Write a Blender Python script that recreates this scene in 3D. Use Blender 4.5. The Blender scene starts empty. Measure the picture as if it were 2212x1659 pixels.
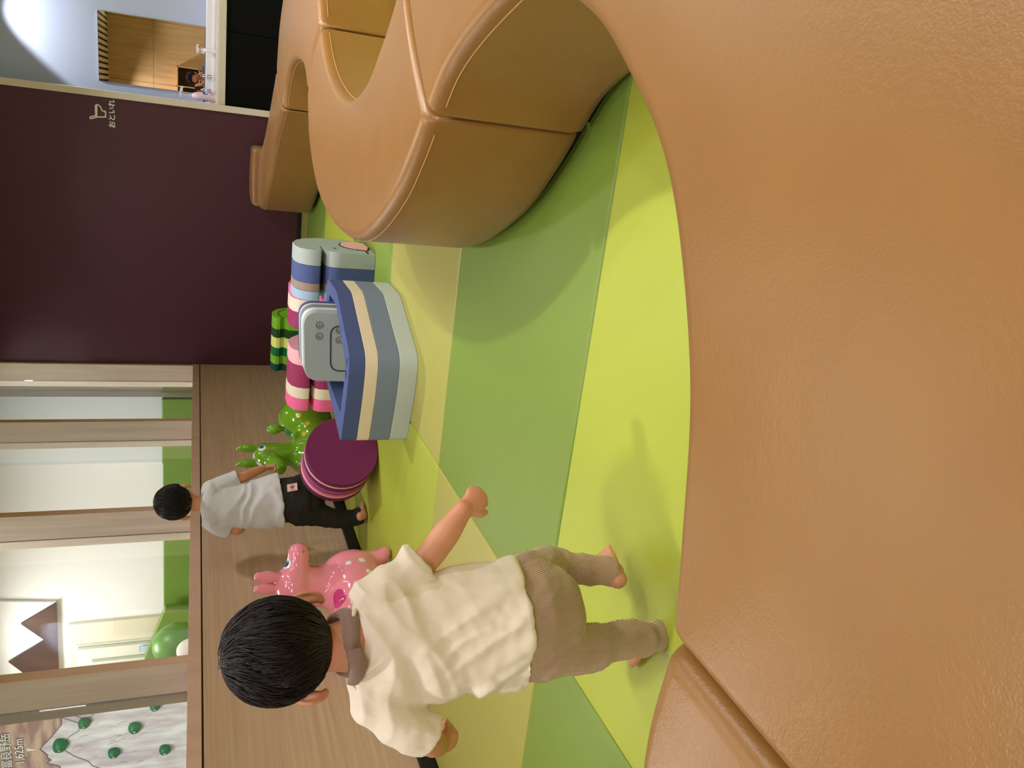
import bpy, bmesh, math, random
from mathutils import Vector, Matrix, noise
random.seed(7)
S = bpy.context.scene
C = bpy.context.collection
V = Vector
PI = math.pi

# ------------------------------------------------------------------ camera
F = 1735.0; CAMH = 0.90
up = V((34.5, 4400, F)).normalized()
yd = V((637.5, 682, -F)); yd = (yd - up * yd.dot(up)).normalized()
xd = yd.cross(up)
RW = Matrix((xd, yd, up))                       # upright camera axes -> room axes
CO = V((0, 0, CAMH))
cam_d = bpy.data.cameras.new('camera'); cam = bpy.data.objects.new('camera', cam_d); C.objects.link(cam)
right = RW @ V((1, 0, 0)); upv = RW @ V((0, 1, 0)); back = RW @ V((0, 0, 1))
m3 = Matrix((-upv, right, back)).transposed()   # phone held sideways: picture is turned a quarter
cam.matrix_world = Matrix.Translation(CO) @ m3.to_4x4()
cam_d.sensor_width = 36; cam_d.lens = F / 2212 * 36; cam_d.clip_start = 0.02; cam_d.clip_end = 60
S.camera = cam
FWD = -back

# ------------------------------------------------------------------ world, light, exposure
S.view_settings.view_transform = 'Standard'; S.view_settings.look = 'None'
S.view_settings.gamma = 1; S.view_settings.use_curve_mapping = False
S.view_settings.exposure = 0.12
w = bpy.data.worlds.new('world'); S.world = w; w.use_nodes = True
w.node_tree.nodes['Background'].inputs[0].default_value = (1, .97, .94, 1)
w.node_tree.nodes['Background'].inputs[1].default_value = 0.13
def area(name, loc, size, power, col=(1, .965, .93), rot=(0, 0, 0), shape='DISK', sy=None, spread=None):
    l = bpy.data.lights.new(name, 'AREA'); l.energy = power; l.color = col; l.shape = shape; l.size = size
    if sy: l.size_y = sy
    if spread: l.spread = spread
    o = bpy.data.objects.new(name, l); o.location = loc; o.rotation_euler = rot; C.objects.link(o); return o
LP = 17
for i, (x, y, k) in enumerate([(1.5, -1.0, 1.3), (-.4, -2.1, 1.2), (-1.1, 0.7, .6), (1.4, 2.4, 1.9), (-.9, 4.3, .8), (1.3, 4.6, 1.6), (-1.0, 6.4, .35), (1.1, 6.6, .9)]):
    area('downlight', (x, y, 2.5), .14, LP * k, spread=2.3)
for (x, y, rz, k) in [(-.95, 2.3, .5, .6), (.95, 3.5, -.6, 1.0), (1.0, 1.2, -.5, .7)]:     # thin linear lamps set in a zigzag
    area('linear_lamp', (x, y, 2.5), 1.3, LP * k, rot=(0, 0, rz), shape='RECTANGLE', sy=.035, spread=2.4)
for cx in (-1.5, 2.2): area('rear_fill_light', (cx, -2.2, 2.3), 1.5, 30, rot=(math.radians(62), 0, math.radians(8)), shape='RECTANGLE', sy=.5)  # added fill behind the camera, brightens the fins and backs; no such lamps
def spot(name, loc, power, size, blend, col):
    l = bpy.data.lights.new(name, 'SPOT'); l.energy = power; l.spot_size = math.radians(size); l.spot_blend = blend; l.color = col; l.shadow_soft_size = .03
    o = bpy.data.objects.new(name, l); o.location = loc; C.objects.link(o)
spot('washroom_spot', (.42, 8.0, 2.8), 75, 72, .12, (.92, .95, 1))
area('washroom_light', (1.6, 7.6, 2.8), .3, 9, (.93, .95, 1))
for x, y in ((-3.5, 3.9), (-3.6, 6.6), (-5.6, 4.6), (-5.9, 7.6)):
    area('play_room_light', (x, y, 2.9), .9, 40, (1, .98, .95))

# ------------------------------------------------------------------ helpers
def sl(r, g=None, b=None):
    if g is None: r, g, b = r
    f = lambda c: (c / 255 / 12.92) if c / 255 <= .04045 else ((c / 255 + .055) / 1.055) ** 2.4
    return (f(r), f(g), f(b), 1)
def ray(px, py):
    return (RW @ V(((1659 - py) - 829.5, -(px - 1106), -F))).normalized()
def at_plane(px, py, p0, n):
    d = ray(px, py); return CO + d * ((p0 - CO).dot(n) / d.dot(n))
def at_y(px, py, Y): return at_plane(px, py, V((0, Y, 0)), V((0, 1, 0)))
def depth(p): return (p - CO).dot(FWD)

MATS = {}
def mat(name, col, rough=.5, spec=.5, bump=None, var=None, coat=0, metal=0, sss=0, emit=0, sheen=0, trans=0):
    """bump=(scale,strength,(sx,sy,sz)); var=(colour2,scale,(sx,sy,sz),contrast)"""
    if name in MATS: return MATS[name]
    m = bpy.data.materials.new(name); m.use_nodes = True; nt = m.node_tree; b = nt.nodes['Principled BSDF']
    c = col if len(col) == 4 else sl(*col)
    b.inputs['Base Color'].default_value = c; b.inputs['Roughness'].default_value = rough
    b.inputs['Specular IOR Level'].default_value = spec; b.inputs['Metallic'].default_value = metal
    b.inputs['Coat Weight'].default_value = coat; b.inputs['Coat Roughness'].default_value = .04
    if sss: b.inputs['Subsurface Weight'].default_value = sss; b.inputs['Subsurface Radius'].default_value = (.02, .008, .004)
    if sheen: b.inputs['Sheen Weight'].default_value = sheen
    if trans: b.inputs['Transmission Weight'].default_value = trans
    if emit: b.inputs['Emission Color'].default_value = c; b.inputs['Emission Strength'].default_value = emit
    tc = nt.nodes.new('ShaderNodeTexCoord')
    def nz(scale, st, detail=4):
        mp = nt.nodes.new('ShaderNodeMapping'); mp.inputs['Scale'].default_value = st
        nt.links.new(tc.outputs['Object'], mp.inputs[0])
        n = nt.nodes.new('ShaderNodeTexNoise'); n.inputs['Scale'].default_value = scale; n.inputs['Detail'].default_value = detail
        nt.links.new(mp.outputs[0], n.inputs[0]); return n
    if var:
        c2, sc, st, con = var; n = nz(sc, st)
        r = nt.nodes.new('ShaderNodeValToRGB'); r.color_ramp.elements[0].position = .5 - con; r.color_ramp.elements[1].position = .5 + con
        r.color_ramp.elements[0].color = c; r.color_ramp.elements[1].color = c2 if len(c2) == 4 else sl(*c2)
        nt.links.new(n.outputs[0], r.inputs[0]); nt.links.new(r.outputs[0], b.inputs['Base Color'])
    if bump:
        sc, stg, st = bump; n = nz(sc, st, 3); bp = nt.nodes.new('ShaderNodeBump')
        bp.inputs['Strength'].default_value = stg; bp.inputs['Distance'].default_value = .002
        nt.links.new(n.outputs[0], bp.inputs['Height']); nt.links.new(bp.outputs[0], b.inputs['Normal'])
    MATS[name] = m; return m

def obj(name, bm, m, parent=None, smooth=False, loc=None):
    me = bm if isinstance(bm, bpy.types.Mesh) else bpy.data.meshes.new(name)
    if me is not bm:
        bmesh.ops.recalc_face_normals(bm, faces=bm.faces); bm.to_mesh(me); bm.free()
    if m:
        me.materials.clear()
        for q in (m if isinstance(m, list) else [m]): me.materials.append(q)
    if smooth:
        for p in me.polygons: p.use_smooth = True
    o = bpy.data.objects.new(name, me); C.objects.link(o)
    if parent: o.parent = parent; o.matrix_parent_inverse = Matrix.Translation(-V(parent.location))
    if loc is not None: o.location = loc
    return o
def tag(o, label=None, cat=None, group=None, kind=None):
    if label: o['label'] = label
    if cat: o['category'] = cat
    if group: o['group'] = group
    if kind: o['kind'] = kind
    return o
def thing(name, label, cat, loc, group=None):
    o = bpy.data.objects.new(name, None); o.empty_display_size = .1; C.objects.link(o); o.location = loc
    return tag(o, label, cat, group)
def struct(name, bm, m, smooth=False, parent=None):
    o = obj(name, bm, m, parent, smooth)
    if not parent: o['kind'] = 'structure'
    return o
def box(bm, a, b, bev=0):
    a, b = V(a), V(b); r = bmesh.ops.create_cube(bm, size=1)
    vs = r['verts']; bmesh.ops.scale(bm, vec=b - a, verts=vs); bmesh.ops.translate(bm, vec=(a + b) / 2, verts=vs)
    if bev:
        es = list({e for v in vs for e in v.link_edges})
        bmesh.ops.bevel(bm, geom=es, offset=bev, segments=2, profile=.5, affect='EDGES')
    return vs
def B(a, b, bev=0):
    bm = bmesh.new(); box(bm, a, b, bev); return bm
def soft(o, wd=.004, seg=3):
    md = o.modifiers.new('bevel', 'BEVEL'); md.width = wd; md.segments = seg; md.limit_method = 'ANGLE'; md.angle_limit = math.radians(35)
    for p in o.data.polygons: p.use_smooth = True
    wn = o.modifiers.new('wn', 'WEIGHTED_NORMAL'); wn.keep_sharp = True
    return o
def prism(pts3, vec):
    """pts3: list of 3d points of a planar loop, extruded by vec"""
    bm = bmesh.new(); a = [bm.verts.new(p) for p in pts3]; b = [bm.verts.new(V(p) + V(vec)) for p in pts3]; n = len(a)
    bm.faces.new(a); bm.faces.new(b[::-1])
    for i in range(n): bm.faces.new((a[i], b[i], b[(i + 1) % n], a[(i + 1) % n]))
    return bm
def ring_prism(outer, inner, z0, z1):
    bm = bmesh.new(); n = len(outer)
    L = [[bm.verts.new((p[0], p[1], z)) for p in lp] for lp in (outer, inner) for z in (z0, z1)]
    for i in range(n):
        j = (i + 1) % n
        bm.faces.new((L[0][i], L[0][j], L[1][j], L[1][i])); bm.faces.new((L[2][j], L[2][i], L[3][i], L[3][j]))
        bm.faces.new((L[1][i], L[1][j], L[3][j], L[3][i])); bm.faces.new((L[0][j], L[0][i], L[2][i], L[2][j]))
    return bm
def round_poly(pts, r, seg=6):
    out = []; n = len(pts)
    for i in range(n):
        p = V(pts[i]); a = (V(pts[i - 1]) - p); b = (V(pts[(i + 1) % n]) - p)
        rr = min(r if not isinstance(r, (list, tuple)) else r[i], a.length * .45, b.length * .45)
        A = p + a.normalized() * rr; Bq = p + b.normalized() * rr
        for k in range(seg + 1):
            t = k / seg; out.append((1 - t) ** 2 * A + 2 * t * (1 - t) * p + t * t * Bq)
    return out
def spline(P, n):
    """Catmull-Rom sampled evenly by arc length"""
    P = [V(p) for p in P]; Q = [P[0] * 2 - P[1]] + P + [P[-1] * 2 - P[-2]]; out = []
    for i in range(1, len(Q) - 2):
        a, b, c, d = Q[i - 1:i + 3]
        for k in range(16):
            t = k / 16; out.append(.5 * ((2 * b) + (c - a) * t + (2 * a - 5 * b + 4 * c - d) * t * t + (3 * b - a - 3 * c + d) * t ** 3))
    out.append(P[-1]); L = [0]
    for i in range(1, len(out)): L.append(L[-1] + (out[i] - out[i - 1]).length)
    def at(s):
        s *= L[-1]
        for i in range(1, len(L)):
            if L[i] >= s - 1e-9:
                k = (s - L[i - 1]) / max(1e-9, L[i] - L[i - 1]); return out[i - 1].lerp(out[i], k)
        return out[-1]
    return ([at(i / (n - 1)) for i in range(n)] if n else at), L[-1]
def tube(bm, pts, radii, seg=16, hint=None, cap='round', bend=None):
    pts = [V(p) for p in pts]; n = len(pts); rr = [(r, r) if isinstance(r, (int, float)) else r for r in radii]
    T = []
    for i in range(n):
        t = (pts[min(i + 1, n - 1)] - pts[max(i - 1, 0)]); T.append(t.normalized())
    if isinstance(hint, V): s = (hint - T[0] * hint.dot(T[0])).normalized()
    else:
        h = V((0, 0, 1)) if abs(T[0].z) < .9 else V((1, 0, 0)); s = h.cross(T[0]).normalized()
    rings = []
    def ring(p, t, s, rx, ry):
        u = t.cross(s); return [bm.verts.new(p + s * (rx * math.cos(2 * PI * k / seg)) + u * (ry * math.sin(2 * PI * k / seg))) for k in range(seg)]
    fr = []
    for i in range(n):
        s = (s - T[i] * s.dot(T[i])).normalized(); fr.append(s)
    if cap in ('round', 'start'):
        r = rr[0]; m = min(r)
        for k, sc in ((.92, .4), (.7, .71), (.38, .92)): rings.append(ring(pts[0] - T[0] * m * k, T[0], fr[0], r[0] * sc, r[1] * sc))
    for i in range(n): rings.append(ring(pts[i], T[i], fr[i], *rr[i]))
    if cap in ('round', 'end'):
        r = rr[-1]; m = min(r)
        for k, sc in ((.38, .92), (.7, .71), (.92, .4)): rings.append(ring(pts[-1] + T[-1] * m * k, T[-1], fr[-1], r[0] * sc, r[1] * sc))
    for a, b in zip(rings, rings[1:]):
        for k in range(seg): bm.faces.new((a[k], a[(k + 1) % seg], b[(k + 1) % seg], b[k]))
    bm.faces.new(rings[0][::-1]); bm.faces.new(rings[-1])
def tubes(bm, pts, radii, n=14, **k):
    """tube through spline"""
    P, _ = spline(pts, n); rr = [(r, r) if isinstance(r, (int, float)) else r for r in radii]; m = len(rr)
    # radii by control index mapped on arc length
    L = [0]
    for i in range(1, m): L.append(L[-1] + (V(pts[i]) - V(pts[i - 1])).length)
    out = []
    for i in range(n):
        s = i / (n - 1) * L[-1]; j = 1
        while j < m - 1 and L[j] < s: j += 1
        t = (s - L[j - 1]) / max(1e-9, L[j] - L[j - 1]); t = t * t * (3 - 2 * t)
        out.append((rr[j - 1][0] * (1 - t) + rr[j][0] * t, rr[j - 1][1] * (1 - t) + rr[j][1] * t))
    tube(bm, P, out, **k)
def ell(bm, c, r, ax=None, seg=20):
    res = bmesh.ops.create_uvsphere(bm, u_segments=seg, v_segments=seg // 2 + 2, radius=1); vs = res['verts']
    M = Matrix.Identity(3) if ax is None else Matrix([V(a).normalized() for a in ax]).transposed()
    for v in vs: v.co = V(c) + M @ V((v.co.x * r[0], v.co.y * r[1], v.co.z * r[2]))
def fuse(bm, voxel, it=4, fac=.6):
    """closed primitives -> one continuous smoothed surface"""
    me = bpy.data.meshes.new('tmp'); bmesh.ops.recalc_face_normals(bm, faces=bm.faces); bm.to_mesh(me); bm.free()
    o = bpy.data.objects.new('tmp', me); C.objects.link(o)
    r = o.modifiers.new('r', 'REMESH'); r.mode = 'VOXEL'; r.voxel_size = voxel
    s = o.modifiers.new('s', 'SMOOTH'); s.iterations = it; s.factor = fac
    dg = bpy.context.evaluated_depsgraph_get(); dg.update()
    out = bpy.data.meshes.new_from_object(o.evaluated_get(dg)); bpy.data.objects.remove(o); bpy.data.meshes.remove(me)
    return out
def displace(me, fn):
    ns = [v.normal.copy() for v in me.vertices]
    for v, nn in zip(me.vertices, ns): v.co = v.co + nn * fn(v.co, nn)
    me.update()
def text(name, s, size, loc, rot, m, parent=None, ext=.001, bold=0, space=1):
    cu = bpy.data.curves.new(name, 'FONT'); cu.body = s; cu.size = size; cu.extrude = ext; cu.offset = bold
    cu.align_x = 'CENTER'; cu.align_y = 'CENTER'; cu.space_character = space
    o = bpy.data.objects.new(name, cu); C.objects.link(o); o.location = loc; o.rotation_euler = rot
    dg = bpy.context.evaluated_depsgraph_get(); dg.update(); me = bpy.data.meshes.new_from_object(o.evaluated_get(dg))
    me.transform(o.matrix_world); bpy.data.objects.remove(o); return obj(name, me, m, parent)

# ------------------------------------------------------------------ materials
TAN = mat('tan_leatherette', (152, 108, 52), .35, .5, bump=(420, .16, (1, 1, 1)), var=((145, 101, 46), 9, (1, 1, 1), .3), sheen=.05)
nt = TAN.node_tree    # coarse leather wrinkles on top of the fine grain
_b = nt.nodes['Principled BSDF']; _bp = [n for n in nt.nodes if n.type == 'BUMP'][0]
_tc = [n for n in nt.nodes if n.type == 'TEX_COORD'][0]
vo = nt.nodes.new('ShaderNodeTexVoronoi'); vo.inputs['Scale'].default_value = 170; vo.feature = 'SMOOTH_F1'
nt.links.new(_tc.outputs['Object'], vo.inputs['Vector'])
n2 = nt.nodes.new('ShaderNodeTexNoise'); n2.inputs['Scale'].default_value = 34; n2.inputs['Detail'].default_value = 4; n2.inputs['Distortion'].default_value = 1.5
nt.links.new(_tc.outputs['Object'], n2.inputs['Vector'])
b2 = nt.nodes.new('ShaderNodeBump'); b2.inputs['Strength'].default_value = .10; b2.inputs['Distance'].default_value = .002
nt.links.new(vo.outputs['Distance'], b2.inputs['Height']); nt.links.new(_bp.outputs[0], b2.inputs['Normal'])
b3 = nt.nodes.new('ShaderNodeBump'); b3.inputs['Strength'].default_value = .07; b3.inputs['Distance'].default_value = .003
nt.links.new(n2.outputs[0], b3.inputs['Height']); nt.links.new(b2.outputs[0], b3.inputs['Normal']); nt.links.new(b3.outputs[0], _b.inputs['Normal'])
THREAD = mat('tan_thread', (225, 170, 112), .7)
BLACK = mat('black_base', (14, 12, 12), .6)
def vinyl(n, c): return mat(n, c, .42, .5, bump=(420, .12, (1, 1, 1)))
LIME = vinyl('lime_vinyl', (172, 184, 62)); GREEN = vinyl('green_vinyl', (122, 148, 56)); PALE = vinyl('pale_green_vinyl', (172, 168, 84))
PURP = mat('plum_laminate', (82, 38, 52), .4, .4, var=((79, 36, 49), 3, (1, 1, 1), .3))
WOODH = mat('ash_wood_horizontal', (222, 192, 164), .5, .4, var=((194, 162, 134), 3, (.6, .5, 22), .32), bump=(8, .1, (1, .5, 30)))
WOODV = mat('ash_wood_upright', (236, 222, 206), .5, .4, var=((208, 190, 172), 3, (8, 22, .5), .3), bump=(8, .1, (30, 30, .5)))
WOODE = mat('ash_wood_edge', (232, 198, 178), .5, .4, var=((214, 178, 158), 4, (3, 3, 1), .3))
OAK = mat('oak_panel', (236, 192, 140), .5, .4, var=((206, 160, 110), 2.2, (9, 9, .7), .3))
CREAM = mat('cream_paint', (236, 232, 216), .6, .3)
WHITE = mat('white_paint', (246, 246, 242), .6, .3)
BLUEW = mat('pale_blue_wall', (196, 206, 232), .7, .3)
GLASS = mat('window_glass', (252, 255, 253), 0, .5, trans=1); GLASS.node_tree.nodes['Principled BSDF'].inputs['IOR'].default_value = 1.45
MIRROR = mat('mirror_silver', (235, 238, 240), .01, .5, metal=1)
CHROME = mat('chrome', (220, 222, 226), .08, .5, metal=1)
PORC = mat('white_porcelain', (250, 246, 246), .15, .5, coat=.5)
BEIGE = mat('beige_trim', (240, 230, 218), .5, .3)

# ------------------------------------------------------------------ room shell
WX = -2.44; WY = 7.70
flo = struct('floor', B((WX - .3, -2.8, -.12), (3.2, WY + 1.0, -.045)), mat('subfloor', (60, 60, 40), .8))
mats_spec = [  # x0,x1,y0,y1,material
    (-1.3, .9, -1.7, -.5, GREEN), (-1.3, .9, -.5, .61, PALE),
    (-1.3, .9, .61, 1.71, LIME), (-1.3, .9, 1.71, 2.81, GREEN), (-1.3, .9, 2.81, 3.90, PALE), (-1.3, .9, 3.90, 5.0, GREEN),
    (-1.3, .9, 5.0, 6.2, LIME), (-1.3, .9, 6.2, 7.26, GREEN), (-1.3, .9, 7.26, WY - .02, PALE),
    (WX + .03, -1.3, -.5, .61, LIME), (WX + .03, -1.3, .61, 1.71, GREEN), (WX + .03, -1.3, 1.71, 2.81, PALE), (WX + .03, -1.3, 2.81, 4.5, LIME),
    (WX + .03, -1.3, 4.5, 5.6, PALE), (WX + .03, -1.3, 5.6, WY - .02, GREEN), (.9, 3.1, -1.7, 2.81, GREEN), (.9, 3.1, 2.81, WY - .02, LIME)]
MC = {LIME: 'lime', GREEN: 'mid-green', PALE: 'pale olive'}
for x0, x1, y0, y1, m in mats_spec:
    g = .0012; bm = B((x0 + g, y0 + g, -.045), (x1 - g, y1 - g, 0))
    o = obj('floor_mat', bm, m, flo); soft(o, .009, 4)

struct('wall_back', B((WX - .02, WY, -.1), (-.16, WY + .12, 3.0)), PURP)
struct('trim_1', B((-.158, WY - .025, -.1), (-.105, WY + .14, 3.0), .003), BEIGE)
struct('baseboard_left', B((WX, -2.7, 0), (WX + .022, WY, .06)), BLACK)
struct('baseboard_back', B((WX, WY - .018, 0), (-.16, WY, .035)), BLACK)
wl = struct('wall_left', B((WX - .22, -2.7, -.1), (WX - .012, WY, .8)), WOODH)
for y0, y1 in ((-2.7, -.6), (-.6, 1.8), (1.8, WY)):
    o = obj('wood_panel', B((WX - .012, y0 + .001, .03), (WX + .002, y1 - .001, .858), .0015), WOODH, wl)
struct('trim_2', B((WX - .21, -2.7, .866), (WX + .003, WY, .922), .002), WOODE)
struct('trim_3', B((WX - .2, -2.7, .8), (WX - .012, WY, .866)), mat('groove_dark', (96, 72, 44), .7))
# upright fins of the glazed screen, 1.5 m apart
fins = [7.69, 6.28, 4.80, 3.30, 1.80, .30, -1.2]
for i, fy in enumerate(fins):
    o = struct('trim_%d' % (4 + i), B((WX - .155, fy - .03, .922), (WX, fy + .03, 2.55), .002), WOODV)
    o.data.materials.append(WOODE)
    for p in o.data.polygons:
        if p.normal.x > .7: p.material_index = 1
    o2 = obj('fin_back', B((WX - .215, fy - .03, .922), (WX - .167, fy + .03, 2.55), .001), WOODV, o)
for i in range(len(fins) - 1):
    y1, y0 = fins[i] - .03, fins[i + 1] + .03
    wn = struct('window_%d' % (i + 1), B((WX - .165, y0 + .0, .922), (WX - .157, y1 - .0, 2.55)), GLASS)
struct('wall_top_left', B((WX - .22, -2.7, 2.55), (WX, WY, 3.05)), CREAM)
struct('ceiling_washroom', B((-.4, WY + .12, 3.0), (3.2, WY + 1, 3.06)), WHITE)
struct('wall_over_washroom', B((-.16, WY, 2.56), (3.1, WY + .12, 3.0)), CREAM)
struct('wall_right', B((3.1, -2.8, -.1), (3.2, WY + 1, 3.05)), mat('wall_right_wood', (150, 122, 92), .6, .3))
cl = struct('ceiling', B((WX - .22, -2.8, 2.62), (3.2, WY + .12, 2.68)), mat('dark_ceiling', (40, 36, 32), .8))
SL = mat('pale_slat', (214, 190, 160), .6, .3)
sm = None
for k in range(52):
    x = WX + .12 + k * .105
    if sm is None: o = obj('slat', B((-.03, -2.7, 2.575), (.03, WY, 2.62)), SL, cl); sm = o.data
    else: o = bpy.data.objects.new('slat', sm); C.objects.link(o); o.parent = cl
    o.location = (x, 0, 0)
wb = struct('wall_front', B((WX - .2, -2.8, -.1), (3.2, -2.72, 3.0)), mat('back_gap', (70, 52, 36), .8))
for k, x in enumerate((-2.4, -1.2, 0, 1.2, 2.4)):
    for z0, z1 in ((1.75, 2.6), (0, 1.745)):
        if z0 == 0 and -1.3 < x < .1: z0, z1 = 1.30 + .001, 1.745
        obj('oak_board', B((x + .002, -2.72, z0), (x + 1.196, -2.70, z1)), OAK, wb)
obj('oak_board', B((.402, -2.72, 0), (1.196, -2.70, 1.3)), OAK, wb)
# cubby shelf in the back wall (seen in the mirror)
cub = thing('cubby_shelf', 'oak cubby shelf let into the wall behind the viewer, seen in the mirror', 'shelf', (-.6, -2.7, 0))
for x in (-1.2, -.8, -.4, 0, .38): obj('divider', B((x, -2.72, 0), (x + .02, -2.5, 1.3)), OAK, cub)
for z in (0, .42, .86, 1.28): obj('shelf_board', B((-1.2, -2.72, z), (.4, -2.5, z + .02)), OAK, cub)
obj('back_panel', B((-1.2, -2.72, 0), (.4, -2.71, 1.3)), mat('dark_oak', (70, 46, 28), .7), cub)

# washroom niche beyond the plum wall
struct('wall_washroom', B((-.4, 8.3, -.1), (3.2, 8.4, 3.0)), BLUEW)
struct('wall_washroom_side', B((-.4, WY + .12, -.1), (-.36, 8.3, 3.0)), BLUEW)
mr = thing('mirror', 'frameless wall mirror above the washbasin, reflecting an oak wall', 'mirror', (.245, 8.29, .85))
obj('mirror_glass', B((-.035, 8.284, .847), (.53, 8.296, 1.70)), MIRROR, mr)
obj('mirror_edge', B((-.038, 8.288, .844), (.533, 8.299, 1.703)), CHROME, mr)
ct = thing('washbasin_counter', 'low white washbasin counter with beige front under the mirror', 'counter', (.8, 8.0, 0))
obj('worktop', B((-.36, 7.86, .735), (2.4, 8.3, .755), .004), PORC, ct)
obj('basin_wall', B((-.36, 8.16, .755), (2.4, 8.3, .835), .008), PORC, ct)
obj('basin_lip', B((-.36, 8.08, .755), (2.4, 8.16, .785), .008), PORC, ct)
obj('apron', B((-.36, 7.85, .675), (2.4, 7.87, .735), .002), BEIGE, ct)
DK = mat('black_cabinet', (3, 3, 6), .6, .15)
cb = thing('base_cabinet', 'black cabinet doors below the washbasin counter', 'cabinet', (.8, 8.0, 0))
for x0, x1 in ((-.36, .5), (.505, 1.3), (1.305, 2.4)):
    obj('cabinet_door', B((x0, 7.88, 0), (x1, 7.9, .675), .002), DK, cb)
obj('carcass', B((-.36, 7.9, 0), (2.4, 8.3, .67)), DK, cb)
def faucet(x, label):
    t = thing('faucet', label, 'faucet', (x, 8.12, .785), 'chrome taps on the washbasin')
    bm = bmesh.new(); tubes(bm, [(x, 8.14, .785), (x, 8.14, .83), (x, 8.10, .85), (x, 8.03, .84)], [.014, .013, .011, .01], n=12); obj('spout', bm, CHROME, t, True)
    bm = bmesh.new(); tube(bm, [(x, 8.14, .835), (x, 8.15, .87)], [.012, .008]); obj('lever', bm, CHROME, t, True)
faucet(.12, 'chrome tap on the washbasin, the right of the two'); faucet(.0, 'chrome tap on the washbasin, nearer the pump bottle with blue print')
def bottle(x, y, z, h, r, label, cbody, print_col=None):
    t = thing('pump_bottle', label, 'bottle', (x, y, z))
    bm = bmesh.new(); tube(bm, [(x, y, z), (x, y, z + .01), (x, y, z + h * .5), (x, y, z + h * .62), (x, y, z + h * .7)], [(r * .9, r * .6), (r, r * .7), (r, r * .7), (r * .7, r * .55), (r * .3, r * .3)], cap='flat', seg=20)
    obj('bottle_body', bm, cbody, t, True)
    bm = bmesh.new(); tube(bm, [(x, y, z + h * .68), (x, y, z + h * .76)], [.014, .014], cap='flat'); obj('cap', bm, PORC, t, True)
    bm = bmesh.new(); tube(bm, [(x, y, z + h * .75), (x, y, z + h * .97)], [.005, .005]); tubes(bm, [(x, y, z + h * .96), (x - r * .6, y, z + h), (x + r * 1.0, y - .01, z + h * 1.0), (x + r * 1.25, y - .015, z + h * .93)], [.008, .007, .006, .004], n=10)
    obj('pump', bm, PORC, t, True)
    if print_col:
        obj('print_band', B((x - r * .75, y - r * .74, z + h * .30), (x + r * .75, y - r * .68, z + h * .36)), mat('blue_print', (60, 70, 190), .5), t)
        for k in range(5):
            obj('print_mark', B((x - r * .7 + k * r * .3, y - r * .75, z + h * .22), (x - r * .55 + k * r * .3, y - r * .7, z + h * .29)), MATS['blue_print'], t)
        obj('pink_band', B((x - r * .85, y - r * .73, z + h * .05), (x + r * .85, y - r * .6, z + h * .14)), mat('pink_print', (240, 170, 205), .5), t)
bottle(-.06, 7.93, .755, .28, .05, 'pinkish pump bottle with blue print at the end of the basin', mat('pale_pink_plastic', (250, 225, 238), .3), 1)
bottle(.33, 8.03, .755, .15, .028, 'small white pump bottle standing in front of the mirror', PORC)

# toilet sign on the plum wall
sg = thing('toilet_sign', 'white potty outline with Japanese lettering on the plum wall', 'sign', (-.3, WY - .002, 1.5))
SW = mat('sign_white', (255, 253, 252), .5)
def zs(a, b): p = at_y(180 + a / 16.59, 190 + b / 16.59, WY - .003); return p
def stroke(bm, pts, r): tubes(bm, [zs(*p) for p in pts], [r] * len(pts), n=max(6, len(pts) * 5), seg=8)
bm = bmesh.new()
stroke(bm, [(475, 600), (530, 605), (600, 660), (645, 740), (670, 805), (720, 835), (785, 835)], .0055)
stroke(bm, [(790, 838), (798, 900), (798, 1030)], .0055); stroke(bm, [(795, 1040), (600, 1040), (490, 1042)], .0055)
obj('potty_outline', bm, SW, sg, True)
bm = bmesh.new(); stroke(bm, [(455, 640), (458, 800), (462, 985)], .0105); obj('potty_seat', bm, SW, sg, True)
bm = bmesh.new(); stroke(bm, [(462, 985), (350, 1012), (255, 1035), (235, 1065), (262, 1098), (370, 1075), (490, 1042)], .0055); obj('potty_handle', bm, SW, sg, True)
pt = at_y(242.5, 246.5, WY - .003)
text('lettering', 'おといれ', .056, pt, (PI / 2, 0, 0), SW, sg, .001, .0012)

# ------------------------------------------------------------------ play room behind the glass
struct('floor_far', B((-8, -2.7, -.1), (WX - .22, 10, 0)), mat('far_floor', (190, 190, 172), .5))
struct('ceiling_far', B((-8, -2.7, 3.2), (WX - .22, 10, 3.26)), WHITE)
struct('wall_far_back', B((-8, 8.6, -.1), (WX - .22, 8.7, 3.2)), WHITE)
struct('wall_far_pier', B((-3.74, 8.4, -.1), (-3.02, 8.6, 3.2)), mat('cool_white_paint', (222, 228, 230), .6, .3))
struct('wall_far_left', B((-8.1, -2.7, -.1), (-8, 10, 3.2)), CREAM)
GF = mat('far_green_vinyl', (112, 146, 58), .4, .5)
def pad(x0, x1, y, label):
    o = obj('wall_padding', B((x0, y - .06, .02), (x1, y, 1.215), .012), GF); tag(o, label, 'wall pad', 'green wall padding in the far room')
pad(-3.02, WX - .23, 8.6, 'green wall padding right of the pier in the far room'); pad(-3.74, -3.02, 8.4, 'green wall padding on the pier in the far room'); pad(-5.62, -3.74, 8.6, 'green wall padding on the broad white wall behind the glass')
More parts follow.
